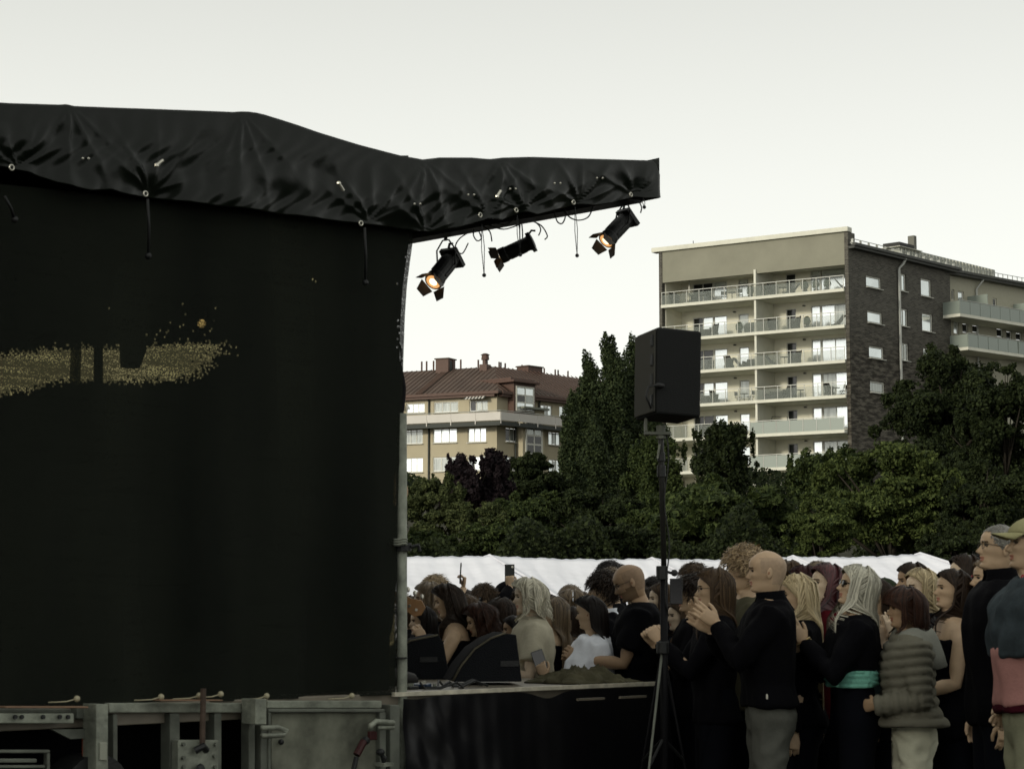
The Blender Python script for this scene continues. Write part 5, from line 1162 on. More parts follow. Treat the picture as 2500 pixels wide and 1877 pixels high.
    def shoes(s, m):
        if 'shoe' in SHARED:
            for sg in (-1, 1):
                o = linkmesh('shoe', SHARED['shoe'], s.t); o.scale = (s.k,)*3; o.location = (0, sg*.10*s.k, 0)
            return
        mb = MB(); mb.tube([(-.10, 0, .04), (-.07, 0, .05), (.0, 0, .055), (.10, 0, .038), (.16, 0, .028), (.18, 0, .022)], [.025, .042, .044, .038, .03, .012], 10); mb.tube([(-.02, 0, .05), (-.02, 0, .1)], [.045, .042], 10)
        SHARED['shoe'] = mb.mesh('shoe', m, True); s.shoes(m)
    # --- hair
    def hair(s, kind='short', col='brown', vol=.018, end=-.10, face=58, bangs=False, n=None, wave=0, wf=40, seed=0, shell=True, spread=0.0, part=0, front=True, hairline=.168, wd=.0042):
        face = face+10 if kind in ('long', 'bob') else face; g = np.random.default_rng(seed+len(s.t['label'])); fine = s.fine; N_ = n or (950 if fine else 380)
        zc = .125; k = 1+vol/.092; m = HAIRM[col]
        def surf(th, z0, dv=0):
            kk = k+dv/.092; x, y = headsurf(th, z0, False); x0 = X0*np.clip((.2265-z0)/.0265, 0, 1); return x0+(x-x0)*kk, y*kk, zc+(z0-zc)*kk
        def path(th, t, ze, dv):
            """t 0 top .. 1 end; returns xyz. z falls along the head to zc, then hangs to ze"""
            arc = .15; hang = np.maximum(zc-ze, 0); L = arc+hang; d = t*L
            ph = np.clip(d/arc, 0, 1); z0 = np.where(d < arc, zc+(.2262-zc)*np.cos(ph*math.pi/2), zc); hz = np.clip(d-arc, 0, None)
            fr = np.minimum(np.abs(th), 2*math.pi-np.abs(th)); sg = np.where(((th+math.pi) % (2*math.pi)-math.pi) >= 0, 1, -1)
            thm = np.maximum(fr, R(face)*sstep(hairline+.024, hairline-.004, z0)) if not bangs else np.maximum(fr, R(face)*sstep(.142, .128, z0-hz))
            th2 = thm*sg
            x, y, z = surf(th2, z0, dv); z = z-hz
            q = hz/.2; low = sstep(.04, .14, zc-z-.03+0*hz)
            isback = thm > R(84)
            x = x*(1-.10*low*(1-spread))+np.where(isback, -spread*.05*low, 0); y = y*(1-.12*low*(1-spread*2))
            low2 = sstep(.10, .20, zc-z); x = np.where(isback, np.minimum(x, -.035-.085*low2), x); fr2 = (~isback)&(z < .02)
            x = np.where(~isback, x*(1-low2)+np.maximum(x, .105)*low2, x); y = np.where(~isback, y*(1+.15*low2), y)
            if wave:
                a = wave*sstep(.0, .12, .2262-z0+hz); x = x+a*np.sin(hz*wf+th*9)*np.cos(th2); y = y+a*np.sin(hz*wf+th*9+.6)*np.sin(th2)+a*.5*np.sin(hz*wf*1.3+th*14)
            return x, y, z
        Vs, Fs = [], []; base = 0
        if kind in ('long', 'bob'):
            K = 10 if fine else 8
            if shell:
                nt, ns = 40, 15; th = np.linspace(-math.pi, math.pi, nt); P = []
                for a in th:
                    t = np.linspace(0, .97, ns); x, y, z = path(np.full(ns, a), t, np.full(ns, end+(.11 if end < -.05 else .035)), -.006); P.append(np.stack([x, y, z], 1))
                P = np.concatenate(P); Vs.append(P); Fs += [(i*ns+j, (i+1)*ns+j, (i+1)*ns+j+1, i*ns+j+1) for i in range(nt-1) for j in range(ns-1)]; base = len(P)
            th0 = g.uniform(-math.pi, math.pi, N_); ze = end+g.normal(size=N_)*.035*(1 if end < -.05 else .5)+.02*np.abs(th0/math.pi-.5)*0
            # ends gather in locks
            lock = np.sin(th0*13)*.012; ze = ze+lock
            t0 = g.random(N_)**1.3*.35; dv = g.normal(size=N_)*.0025+.002*np.sin(th0*17)
            cols = []; fly = g.normal(size=N_)*.0055
            for j in range(K+1):
                t = t0+(1-t0)*j/K; x, y, z = path(th0+.05*np.sin(t*7+th0*5), t, ze, dv-(.004 if j == 0 else 0)+fly*(j/K)**2+spread*.006*j/K*g.normal(size=N_)); cols.append(np.stack([x, y, z], 1))
            S_ = np.stack(cols, 1)     # N,K+1,3
            wdv = wd*(.6+.8*g.random(N_))
        else:
            # short / curly: hairs rooted all over the scalp
            def zend(th):
                a = np.abs((th+math.pi) % (2*math.pi)-math.pi); return np.interp(a, [0, R(35), R(60), R(80), R(100), R(125), math.pi], [hairline, hairline-.004, .135, .105, .095, .035, .022])
            nt, ns = 36, 12; th = np.linspace(-math.pi, math.pi, nt); P = []
            for a in th:
                z0 = zend(a)+(.2262-zend(a))*np.cos(np.linspace(0, math.pi/2, ns)); v = -vol*.45*np.ones(ns); v[-1] = -vol*.98; v[-2] = -vol*.7
                x, y = headsurf(np.full(ns, a), z0, False); x0 = X0*np.clip((.2265-z0)/.0265, 0, 1); kk = 1+(vol+v)/.092; P.append(np.stack([x0+(x-x0)*kk, y*kk, zc+(z0-zc)*kk], 1))
            P = np.concatenate(P); Vs.append(P); Fs += [(i*ns+j, (i+1)*ns+j, (i+1)*ns+j+1, i*ns+j+1) for i in range(nt-1) for j in range(ns-1)]; base = len(P)
            th0 = g.uniform(-math.pi, math.pi, N_); zz0 = zend(th0); z0 = zz0+(.2262-zz0)*g.random(N_)**.8; x, y = headsurf(th0, z0, False)
            root = np.stack([x, y, z0], 1); cen = np.array([X0, 0, zc]); nrm = root-cen; nrm /= np.linalg.norm(nrm, axis=1)[:, None]
            down = np.array([.25 if front else -.5, 0, -.7])+g.normal(size=(N_, 3))*(.8 if kind == 'curly' else .4); tan = down-nrm*np.sum(down*nrm, 1)[:, None]; tan /= np.linalg.norm(tan, axis=1)[:, None]
            K = 6 if kind == 'curly' else 4; cols = []; L = vol*(1.5 if kind == 'curly' else 2.0)*(.6+.8*g.random(N_)); hg = np.clip((z0-.08)/.1, .25, 1)
            bit = np.cross(nrm, tan); ph = g.random(N_)*6.28
            for j in range(K+1):
                t = j/K; p = root+nrm*(vol*hg*math.sin(t*math.pi/2)**1.0*(.75+.35*0))[:, None]*(1 if True else 0)+tan*(L*t*t)[:, None]
                if kind == 'curly': p = p+(bit*np.cos(ph+t*8)[:, None]+tan*np.sin(ph+t*8)[:, None]+nrm*np.sin(ph+t*8)[:, None]*.5)*(vol*.28*min(1, t*2))
                cols.append(p)
            S_ = np.stack(cols, 1); wdv = wd*1.1*(.6+.8*g.random(N_))
        # strands as tapered folded ribbons facing outward
        cen = np.array([X0, 0, .08]); nr = S_-cen; nr[:, :, 2] *= .3; nr /= np.linalg.norm(nr, axis=2)[:, :, None]+1e-9
        d = np.gradient(S_, axis=1); sd_ = np.cross(d, nr); sd_ /= np.linalg.norm(sd_, axis=2)[:, :, None]+1e-9
        tp = np.linspace(1, .35, S_.shape[1]); tp[0] = .8; W_ = wdv[:, None, None]*tp[None, :, None]
        A, B, Cn = S_-sd_*W_, S_+sd_*W_, S_+nr*W_*.6
        q = np.stack([A, Cn, B], 2); n_, kk, _, _ = q.shape; Q = q.reshape(-1, 3); Vs.append(Q)
        idx = np.arange(n_*kk*3).reshape(n_, kk, 3)+base
        for c in range(2):
            f = np.stack([idx[:, :-1, c], idx[:, :-1, c+1], idx[:, 1:, c+1], idx[:, 1:, c]], -1).reshape(-1, 4); Fs += [tuple(r) for r in f.tolist()]
        V = np.concatenate(Vs); V[:, 2] += 1.52; V = s.headf(V, True); o = s.mesh('hair', s.fin(V), Fs, m); return o
    def acc(s, name, mb, mats, smooth=True, solid=0):
        V = np.array(mb.v, float); V[:, 2] += 1.52; o = s.mesh(name, s.fin(s.headf(V)), mb.f, mats, mb.m, smooth=smooth)
        if solid: q = o.modifiers.new('solid', 'SOLIDIFY'); q.thickness = solid
        return o
    def glasses(s, dark=False, up=0):
        mb = MB(); z = .117+up; x = .094 if not up else .06
        for sg in (-1, 1):
            c = Vector((x, sg*.033, z)); mb.tube([c+Vector((-.004*abs(math.cos(t)), .023*math.cos(t), .018*math.sin(t))) for t in np.linspace(0, 6.283, 17)[:-1]], .0016 if not dark else .0028, 5, closed=True)
            mb.tube([c+Vector((-.004, sg*.023, .006)), (x-.055, sg*.074, z+.004), (-.02, sg*.078, z-.0)], .0016 if not dark else .003, 5)
        mb.tube([(x, -.010, z+.004), (x+.003, 0, z+.006), (x, .010, z+.004)], .0016, 5)
        fr = s.acc('sunglasses' if dark else 'glasses', mb, BLK if dark else mat('wire frame', (.06, .05, .035), .3, .5, metal=.5))
        if dark:
            for sg in (-1, 1): m2 = MB(); m2.sphere((x-.003, sg*.033, z), (.003, .023, .018), 12); V = np.array(m2.v); V[:, 2] += 1.52; s.mesh('lens', s.fin(s.headf(V)), m2.f, mat('black lens', (.004, .004, .005), .08, .6), parent=fr)
        return fr
    def cap(s, m, back=False):
        mb = MB(); P = []
        for i in range(25):
            th = -math.pi+2*math.pi*i/24; row = []
            for j in range(9):
                z0 = .150+(.2262-.150)*math.sin(j/8*math.pi/2); x, y = headsurf(np.array([th]), np.array([z0]), False); row.append((X0+(x[0]-X0)*1.11, y[0]*1.11, .12+(z0-.12)*1.16))
            P.append(row)
        mb.grid(P); P = []
        for i in range(13):
            a = -R(62)+R(124)*i/12; x, y = headsurf(np.array([a]), np.array([.152]), False); x, y = X0+(x[0]-X0)*1.10, y[0]*1.10; P.append([(x+.075*f*math.cos(a*.9), y*(1-.12*f), .158-.012*f-.012*f*(y/.06)**2) for f in (0, .35, .7, 1)])
        mb.grid(P); mb.sphere((X0*.2, 0, .243), (.006, .006, .004), 6); return s.acc('cap', mb, m, solid=.003)
SHARED = {}
# ------------------------------------------------------------------ the crowd
CL = {}
def cloth(name, c, **k):
    if name not in CL: CL[name] = mat(name, c, .9, .08, var=k.pop('var', .15), vscale=k.pop('vs', 7), bump=k.pop('bump', .15), bscale=k.pop('bs', 90), **k)
    return CL[name]
BKC = cloth('black jersey', (.0025, .0025, .0038)); BKW = cloth('black wool', (.002, .002, .003)); NAVY = cloth('navy cloth', (.006, .008, .013)); DTR = cloth('dark trousers cloth', (.003, .0036, .006))
BEIGE = cloth('beige blouse cloth', (.44, .41, .31)); WHITE = cloth('white cotton', (.78, .81, .86)); OLV = cloth('olive scarf cloth', (.085, .08, .05)); DRED = cloth('dark red velour', (.075, .006, .010))
TEAL = cloth('teal cotton', (.19, .48, .38)); TGR = cloth('teal grey jacket cloth', (.020, .032, .032)); PUF = cloth('olive grey quilted nylon', (.135, .13, .10), var=.1); PUFH = cloth('grey hood lining', (.20, .205, .175))
JEAN = cloth('washed black jeans', (.085, .088, .076), vs=12); CREAM = cloth('cream trousers cloth', (.52, .52, .40)); DENIM = cloth('dark denim', (.042, .054, .060), vs=11, var=.3); PINK = cloth('pink shirt cloth', (.40, .20, .175)); MAR = cloth('maroon cloth', (.05, .006, .012))
KHA = cloth('khaki trousers cloth', (.26, .26, .17)); CAPC = cloth('olive cotton cap', (.30, .285, .15)); DGRN = cloth('dark green cap cloth', (.03, .04, .022)); BRN = cloth('brown jacket cloth', (.035, .025, .018)); GRY = cloth('grey sweatshirt', (.07, .07, .065))
SHOE = mat('dark shoe', (.012, .011, .010), .6, .3)
PHB = mat('dark phone shell', (.012, .015, .013), .3, .4); SCR = mat('phone screen glass', (.01, .01, .012), .1, .6)
def phone(label, p, M3, screen=False):
    t = thing('phone', label, 'phone', p, 0, 'phones held up in the crowd'); t.rotation_euler = M3.to_euler()
    m = MB(); m.box(-.072, .072, -.036, .036, -.004, .004); m.build('body', PHB, t, bevel=.003)
    m = MB(); m.box(-.068, .068, -.033, .033, .0042, .0052); m.build('screen', SCR, t)
    m = MB(); m.tube([(.052, .02, -.0042), (.052, .02, -.006)], .009, 10); m.build('camera_lens', STEELB, t); return t
clap = lambda x=.27, z=1.36, dx=.45, dz=.9, y=.035: [dict(side=1, w=(x, y, z), d=(dx, -.05, dz), n=(0, -1, 0), pose='flat', pole=(-.5, .9, -1)), dict(side=-1, w=(x+.02, -y, z-.03), d=(dx, .05, dz*.85), n=(0, 1, 0), pose='flat', pole=(-.5, -.9, -1))]
down = lambda: [dict(side=1, w=(.04, .24, .86), d=(.1, 0, -1), n=(0, -1, 0)), dict(side=-1, w=(.04, -.24, .86), d=(.1, 0, -1), n=(0, 1, 0))]
folded = lambda: [dict(side=1, w=(.24, .02, 1.08), d=(.3, -1, .1), n=(-1, 0, 0)), dict(side=-1, w=(.22, -.02, 1.04), d=(.3, 1, .1), n=(-1, 0, 0))]
def crowd(label, px, ytop, Y, face=180, sk='fair', arms=None, hair=None, top=(BKC, 'long'), H=None, fine=True, legs=None, **kw):
    beard = kw.pop('beard', None); gl = kw.pop('gl', None); cp = kw.pop('cap', None); tk = kw.pop('tk', {}); col = kw.pop('collar', None); vol = (hair or {}).get('vol', .0) + (.02 if cp else 0)
    p = Person(label, px, ytop, Y, face, sk=sk, hair=dict(vol=vol), fine=fine, **kw)
    p.build_body(arms if arms is not None else down(), beard=beard)
    p.garment({'long': 'jacket', 'short': 't_shirt', 'cap': 'blouse'}.get(top[1], 'top'), top[0], top[1], **tk)
    if legs: p.trousers(legs, bulk=.004); 
    else: p.trousers(DTR, shared='dark trousers')
    p.shoes(SHOE)
    if hair: p.hair(**hair)
    if gl: p.glasses(*gl)
    if cp: p.cap(cp)
    if col: p.collar(col)
    return p
L = lambda col, end=-.2, vol=.02, **k: dict(kind='long', col=col, end=end, vol=vol, **k)
Sh = lambda col, vol=.02, **k: dict(kind='short', col=col, vol=vol, **k)
# --- nearest people on the right
p = crowd('bald man in black wool jacket and washed jeans clapping beside the loudspeaker pole', 1872, 1343, 10.4, 181, 'fair', arms=clap(.25, 1.37, .8, .62), top=(BKW, 'long'), legs=JEAN, yaw=-6, tk=dict(hem=.97, bulk=.028, folds=.007), wide=1.08, beard=None)
p.collar(BKW, 1.492, .066, .034, .35)
m = MB(); m.box(-.004, .004, -.003, .003, -.012, .012); q = m.build('zip_pull', STEELB, p.t); q.location = (.035, .213, 1.06)
p = crowd('woman with ash blond hair, sunglasses and teal shirt hem clapping open mouthed', 2078, 1377, 10.6, 184, 'fair', arms=clap(.26, 1.34, .55, .85), hair=L('ash blond', -.13, .020, face=50, spread=.4, n=1500), top=(BKC, 'long'), pitch=14, gl=(True,), tk=dict(hem=1.19, bulk=.028))
mb = MB(); V, F = loft([(z, np.interp(z, BZ, BF)+.030, np.interp(z, BZ, BB)-.030, np.interp(z, BZ, BW)+.026) for z in (1.115, 1.14, 1.17, 1.195)], 30); mb.add(V, F); V, Nn, F = remesh(mb, .012, 1); V = V+Nn*(.007*np.sin(V[:, 2]*260+V[:, 1]*12+3*noise3(V, 3, 3)))[:, None]; p.mesh('shirt_hem', p.fin(V), F, TEAL)
w, M3 = p.arm_world(0, (-.02, 0, 0)); mb = MB(); 
for k in range(3): mb.tube([(.0+.012*k, .036*math.cos(t), .030*math.sin(t)) for t in np.linspace(0, 6.28, 13)[:-1]], .006, 6, closed=True)
t_ = mb.build('bracelet', mat('gold bangle', (.45, .34, .15), .3, .5, metal=.7), p.t, smooth=True); t_.matrix_parent_inverse = Matrix.Identity(4)
inv_ = (Matrix.Translation(p.t.location) @ Matrix.Rotation(p.t.rotation_euler.z, 4, 'Z')).inverted(); t_.matrix_local = inv_ @ (Matrix.Translation(w) @ M3.to_4x4())
p = crowd('short haired woman in olive grey quilted puffer jacket and cream trousers', 2203, 1430, 10.5, 181, 'warm', arms=[dict(side=1, w=(.24, .13, 1.10), d=(.35, -1, 0), n=(-1, -.3, 0), pole=(-1, .3, -.6)), dict(side=-1, w=(.24, -.10, 1.08), d=(.35, 1, 0), n=(-1, .3, 0), pole=(-1, -.3, -.6))], hair=dict(kind='bob', col='auburn', vol=.030, end=.02, face=62, bangs=True, n=1300, hairline=.17), top=(PUF, 'long'), legs=CREAM, pitch=4, lean=3, wide=1.0, tk=dict(hem=.985, bulk=.034, puffer=True, folds=.003, vox=.010, flare=.10))
mb = MB(); P = []
for t in np.linspace(.9, 2*math.pi-.9, 24): P.append([(-.03+(.085+.04*j)*math.cos(t)*1.2, (.085+.045*j)*math.sin(t), 1.50-.035*j-.075*j*j*(1 if abs(t-math.pi) < 1.4 else .5)+.01*math.sin(5*t)) for j in (0, .35, .7, 1.1, 1.4)])
mb.grid(P); o = p.mesh('hood', p.fin(np.array(mb.v)), mb.f, PUFH); q = o.modifiers.new('solid', 'SOLIDIFY'); q.thickness = .022
p = crowd('man in olive cap, denim jacket, pink shirt and khaki trousers at right edge', 2512, 1256, 9.2, 180, 'fair', arms=[dict(side=1, w=(-.02, .25, .98), d=(.2, -.5, -1), n=(0, -1, 0), pole=(-1, .5, 0)), dict(side=-1, w=(.05, -.2, .95), d=(.5, .3, -.5))], hair=Sh('brown', .008), top=(DENIM, 'long'), legs=KHA, cap=CAPC, pitch=6, wide=1.12, tk=dict(hem=1.17, bulk=.045, folds=.013))
for nm, mt, a, b, ex in (('shirt', PINK, .99, 1.22, .036), ('shirt_tail', MAR, .95, 1.10, .030)):
    mb = MB(); V, F = loft([(z, np.interp(z, BZ, BF)+ex, np.interp(z, BZ, BB)-ex-.02, np.interp(z, BZ, BW)*1.06+ex) for z in np.linspace(a, b, 5)], 30); mb.add(V, F); V, Nn, F = remesh(mb, .014, 1); f = .010*noise3(V*np.array([1, 1, .3]), 31, 5, 6); V = V+Nn*f[:, None]; V[:, 2] -= .10*np.clip(V[:, 0]+.05, -.15, .2)*(nm == 'shirt'); p.mesh(nm, p.fin(V), F, mt)
RB = mat('red bead', (.22, .010, .012), .3, .5); mb = MB()
for k in range(9): mb.sphere((-.02+.07*math.cos(.6+k*.3), .062+.02*math.sin(k), -.03-.012*k+.01*math.sin(k*2)), .011, 8)
p.acc('beads', mb, RB)
p = crowd('tall man with wire glasses gazing up behind the man in the olive cap', 2434, 1279, 10.0, 183, 'fair', arms=down(), hair=Sh('grey', .006, hairline=.19), top=(BKW, 'long'), gl=(False,), pitch=8, tk=dict(hem=.85, bulk=.035), beard=None)
p.collar(BKW, 1.495, .068, .04, .35)
p = crowd('bare shouldered woman in black dress with sunglasses pushed up in dark hair', 2318, 1388, 11.0, 184, 'fair', arms=[dict(side=1, w=(.26, .10, 1.06), d=(.7, -.3, .3), pole=(-1, .4, -.6)), dict(side=-1, w=(.24, -.06, 1.08), d=(.8, .3, .3))], hair=L('dark brown', -.16, .018, face=72, n=1200), top=(BKC, 'none'), pitch=8, tk=dict(hem=.60, bulk=.010, collar=1.355, flare=.04))
p.glasses(True, up=.085)
p = crowd('red haired pale woman in dark red velour top gazing up beside the ash blond woman', 2010, 1374, 11.3, 196, 'pale', arms=clap(.22, 1.30, .6, .8), hair=L('pink red', -.22, .022, face=62, n=1300), top=(DRED, 'long'), pitch=10, tk=dict(bulk=.022))
p = crowd('woman seen from behind with very long straight blond hair next to the bald man', 1952, 1397, 10.95, 172, 'fair', arms=down(), hair=L('blond', -.56, .016, face=70, n=1600, wave=.004, wf=20), top=(BKC, 'long'), pitch=-6, yaw=10)
p = crowd('curly sandy haired tall young man in olive scarf clapping behind the bald man', 1818, 1328, 11.35, 186, 'fair', arms=clap(.20, 1.38, .35, .95), hair=dict(kind='curly', col='sandy', vol=.040, n=1700, hairline=.165, wd=.004), top=(OLV, 'long'), pitch=0)
p = crowd('smiling woman with wire glasses, brown hair and black jacket, hands raised', 1742, 1384, 11.0, 182, 'fair', arms=[dict(side=1, w=(.30, .05, 1.34), d=(.5, -.2, .75), n=(.2, -1, 0), pose='grip'), dict(side=-1, w=(.32, -.06, 1.33), d=(.5, .2, .75), n=(.2, 1, 0), pose='grip')], hair=L('brown', -.18, .020, face=66, n=1500), top=(BKC, 'long'), gl=(False,), yaw=-4)
p = crowd('dark curly haired young man raising a dark phone in front of his face', 1690, 1398, 11.9, 184, 'fair', arms=[dict(side=1, w=(.20, .06, 1.36), d=(.25, -.3, .8), n=(.3, -1, 0), pose='grip'), dict(side=-1, w=(.22, -.05, 1.34), d=(.3, .2, .8), n=(.3, 1, 0), pose='grip')], hair=Sh('dark brown', .030, n=1300), top=(BKC, 'long'))
phone('dark phone with small bright lens held beside the speaker pole', at(1651, 1443, 11.55), Matrix(((0, 1, 0), (0, 0, -1), (1, 0, 0))).transposed().to_3x3() if False else Matrix.Rotation(R(-90), 3, 'Y') @ Matrix.Rotation(R(80), 3, 'X'))
p = crowd('blond woman with half long hair clapping behind the puffer jacket woman', 2248, 1386, 11.6, 198, 'pale', arms=clap(.20, 1.36, .2, .95), hair=L('blond', -.08, .016, face=60, n=1200), top=(BKC, 'long'), pitch=2)
p = crowd('dark haired woman in profile just above the blond clapping woman', 2228, 1372, 12.6, 184, 'warm', hair=L('dark brown', -.10, .016, face=62), fine=True)
p = crowd('dark haired woman with a red ear ornament under the dark tree', 2352, 1352, 12.0, 188, 'pale', hair=L('dark brown', -.30, .020, face=64, n=1200), top=(BKW, 'long'), pitch=6)
mb = MB(); mb.sphere((-.01, .082, .105), (.01, .006, .02), 8); p.acc('ear_ornament', mb, RB)
p = crowd('person with big dark curly hair left of the man with glasses', 2398, 1352, 12.6, 182, 'warm', hair=dict(kind='curly', col='black', vol=.05, n=1200), top=(BKW, 'long'), fine=False)
p = crowd('older woman with pale chin half hidden below the glasses of the tall man', 2412, 1362, 10.9, 184, 'fair', hair=L('light brown', -.05, .012, face=66), top=(BKW, 'long'), pitch=5, beard=None)
p = crowd('woman with dark ponytail and teal grey jacket behind the ash blond woman', 2136, 1410, 12.0, 176, 'fair', hair=L('dark brown', -.12, .014, face=75), top=(TGR, 'long'), tk=dict(bulk=.03))
p = crowd('person in dark green cap behind the crowd near the marquee end', 2160, 1404, 14.0, 186, 'warm', hair=Sh('brown', .012), cap=DGRN, top=(BRN, 'long'), fine=False)
p = crowd('person with straight brown hair directly behind the bald man in the jacket', 1922, 1366, 13.2, 176, 'fair', hair=dict(kind='bob', col='brown', vol=.02, end=.0, face=70), fine=False)
p = crowd('dark red haired woman behind the red haired pale woman', 1962, 1378, 12.9, 178, 'fair', hair=L('dark red', -.15, .02, face=70, n=900), fine=False)
p = crowd('light brown haired head just showing above the red haired woman', 1998, 1366, 14.5, 184, 'fair', hair=Sh('light brown', .02), fine=False)
# --- centre
p = crowd('bald bearded man with glasses in black T-shirt looking down', 1556, 1369, 12.2, 180, 'warm', arms=[dict(side=1, w=(.33, .10, 1.16), d=(.8, -.3, .5), n=(0, -1, 0), pole=(-.3, .3, -1)), dict(side=-1, w=(.34, -.06, 1.15), d=(.8, .3, .4), pole=(-.3, -.3, -1))], top=(BKC, 'short'), pitch=-24, gl=(False,), beard=2, wide=1.1, tk=dict(bulk=.03))
p = crowd('young man with tousled dark hair and white collar in front of the bearded man', 1472, 1389, 13.0, 181, 'fair', hair=Sh('dark brown', .034, n=1500, hairline=.16), top=(BKC, 'long'), pitch=4, collar=WHITE)
p = crowd('woman with long black hair in white T-shirt leaning at the stage edge', 1437, 1452, 12.25, 158, 'fair', arms=[dict(side=1, w=(.34, .14, 1.21), d=(.3, .1, .95), n=(.2, -1, 0), pose='grip', pole=(0, .3, -1)), dict(side=-1, w=(.34, -.18, 1.12), d=(.8, .3, 0))], hair=L('black', -.24, .020, face=85, n=1500), top=(WHITE, 'short'), tk=dict(bulk=.045, folds=.013), lean=6)
pp, M3 = p.arm_world(0, (.10, .02, 0)); phone('pinkish phone held up by the woman in the white T-shirt', pp, M3)
p = crowd('woman with platinum blond hair in beige collared blouse at the stage edge', 1288, 1409, 12.55, 184, 'pale', arms=[dict(side=1, w=(.30, .16, 1.12), d=(.6, -.75, -.1), n=(0, 0, -1), pole=(-.6, .5, -.8)), dict(side=-1, w=(.34, -.10, 1.10), d=(.8, .5, -.1), n=(0, 0, -1))], hair=dict(kind='bob', col='platinum', end=.005, vol=.026, face=58, wave=.016, wf=60, n=2200, spread=.3), top=(BEIGE, 'short'), lean=4, collar=BEIGE, tk=dict(bulk=.035, folds=.012))
w, M3 = p.arm_world(0, (-.03, 0, 0)); mb = MB(); mb.tube([(0, .030*math.cos(t), .026*math.sin(t)) for t in np.linspace(0, 6.28, 13)[:-1]], .005, 6, closed=True); mb.sphere((0, 0, -.028), (.015, .015, .005), 8); t_ = mb.build('wristwatch', mat('gold bangle', (.45, .34, .15)), p.t, smooth=True)
t_.matrix_local = (Matrix.Translation(p.t.location) @ Matrix.Rotation(p.t.rotation_euler.z, 4, 'Z')).inverted() @ (Matrix.Translation(w) @ M3.to_4x4())
p = crowd('woman with long light brown hair seen from behind next to the blond woman in beige', 1352, 1455, 13.4, 150, 'fair', hair=L('light brown', -.28, .020, face=80, n=1400), top=(BKC, 'none'), tk=dict(collar=1.40, bulk=.012))
p = crowd('woman with chestnut curls looking down over the wedge monitor', 1180, 1466, 13.0, 186, 'fair', arms=[dict(side=1, w=(.26, .12, 1.14), d=(.7, -.6, -.1), n=(0, 0, -1)), dict(side=-1, w=(.26, -.12, 1.14), d=(.7, .5, 0))], hair=dict(kind='long', col='auburn', vol=.036, end=-.04, face=60, wave=.016, wf=70, n=1700), top=(BKC, 'long'), pitch=-14)
p = crowd('dark haired woman in strappy top reaching up towards the guitar headstock', 1096, 1421, 13.1, 183, 'fair', arms=[dict(side=1, w=(.27, .10, 1.36), d=(.35, -.2, .9), n=(.4, -.8, 0), pose='relax', pole=(.1, .5, -1)), dict(side=-1, w=(.28, -.14, 1.08), d=(.8, .3, 0))], hair=L('dark brown', -.28, .024, face=64, n=1500), top=(BKC, 'none'), lean=7, pitch=-8, tk=dict(collar=1.36, bulk=.01))
p = crowd('person with round light brown hair behind the guitar headstock', 1045, 1419, 13.9, 182, 'warm', hair=dict(kind='bob', col='light brown', vol=.026, end=-.03, face=64, n=1100), top=(BKC, 'long'))
p = crowd('sandy haired head highest at the left end of the crowd', 1062, 1399, 15.2, 184, 'fair', hair=Sh('sandy', .028, n=900), fine=False, top=(BRN, 'long'))
p = crowd('brown haired person wearing sunglasses and facing the photographer', 1182, 1421, 15.0, 232, 'fair', hair=Sh('brown', .028, n=1200), gl=(True,), top=(BKC, 'long'))
p = crowd('man in dark brimmed cap behind the curly woman', 1236, 1414, 16.0, 184, 'warm', hair=Sh('dark brown', .008), cap=BKC, top=(BKC, 'long'), fine=False)
p = crowd('person with long dark hair turned away between curls and blond woman', 1222, 1457, 13.9, 150, 'fair', hair=L('dark brown', -.22, .022, face=80, n=1300), top=(BKW, 'long'))
p = crowd('raised arm person holding a phone high above the left end of the crowd', 1138, 1447, 14.2, 182, 'fair', arms=[dict(side=1, w=(.02, .18, 1.78), d=(-.05, 0, 1), n=(1, 0, 0), pose='grip', pole=(.5, .6, 0)), dict(side=-1, w=(.04, -.24, .86), d=(.1, 0, -1))], hair=Sh('brown', .02), top=(BKC, 'short'), fine=False)
q, M3 = p.arm_world(0, (.11, .03, 0)); phone('black phone held highest above the left end of the crowd', q, M3)
p = crowd('person behind the blond woman raising a phone into the air', 1262, 1432, 15.2, 182, 'fair', arms=[dict(side=1, w=(.06, .14, 1.74), d=(0, -.2, 1), n=(0, -1, 0), pose='grip', pole=(.5, .6, 0)), dict(side=-1, w=(.04, -.24, .86), d=(.1, 0, -1))], hair=Sh('dark brown', .02), top=(BKC, 'long'), fine=False)
q, M3 = p.arm_world(0, (.11, .02, 0)); phone('phone seen edge on above the platinum blond woman', q, M3)
p = crowd('brown haired person with a pale headband deep in the crowd', 1393, 1437, 14.6, 180, 'fair', hair=dict(kind='bob', col='light brown', vol=.02, end=-.03, face=70), fine=False)
mb = MB(); mb.tube([(-.02+.005*math.cos(t), .092*math.cos(t), .14+.092*math.sin(t)) for t in np.linspace(.05, 3.09, 14)], .006, 6); p.acc('headband', mb, WHITE)
p = crowd('light brown head just behind the headband', 1392, 1424, 16.4, 184, 'fair', hair=Sh('light brown', .022), fine=False)
p = crowd('head with flat black cap right behind the tousled young man', 1490, 1364, 16.0, 182, 'warm', hair=Sh('black', .028), fine=False)
p = crowd('person with fair hair between the tousled man and the bearded man', 1492, 1382, 14.6, 182, 'fair', hair=Sh('light brown', .02), fine=False)
p = crowd('dark curly short haired person left of the pole, at the back', 1598, 1404, 16.2, 186, 'tan', hair=dict(kind='curly', col='black', vol=.022, n=700), fine=False)
p = crowd('young woman with brown hair looking left, just left of the speaker pole', 1612, 1423, 13.6, 188, 'pale', hair=L('brown', -.10, .016, face=58, n=1200), top=(BKC, 'long'), arms=clap(.16, 1.36, .2, 1), pitch=4)
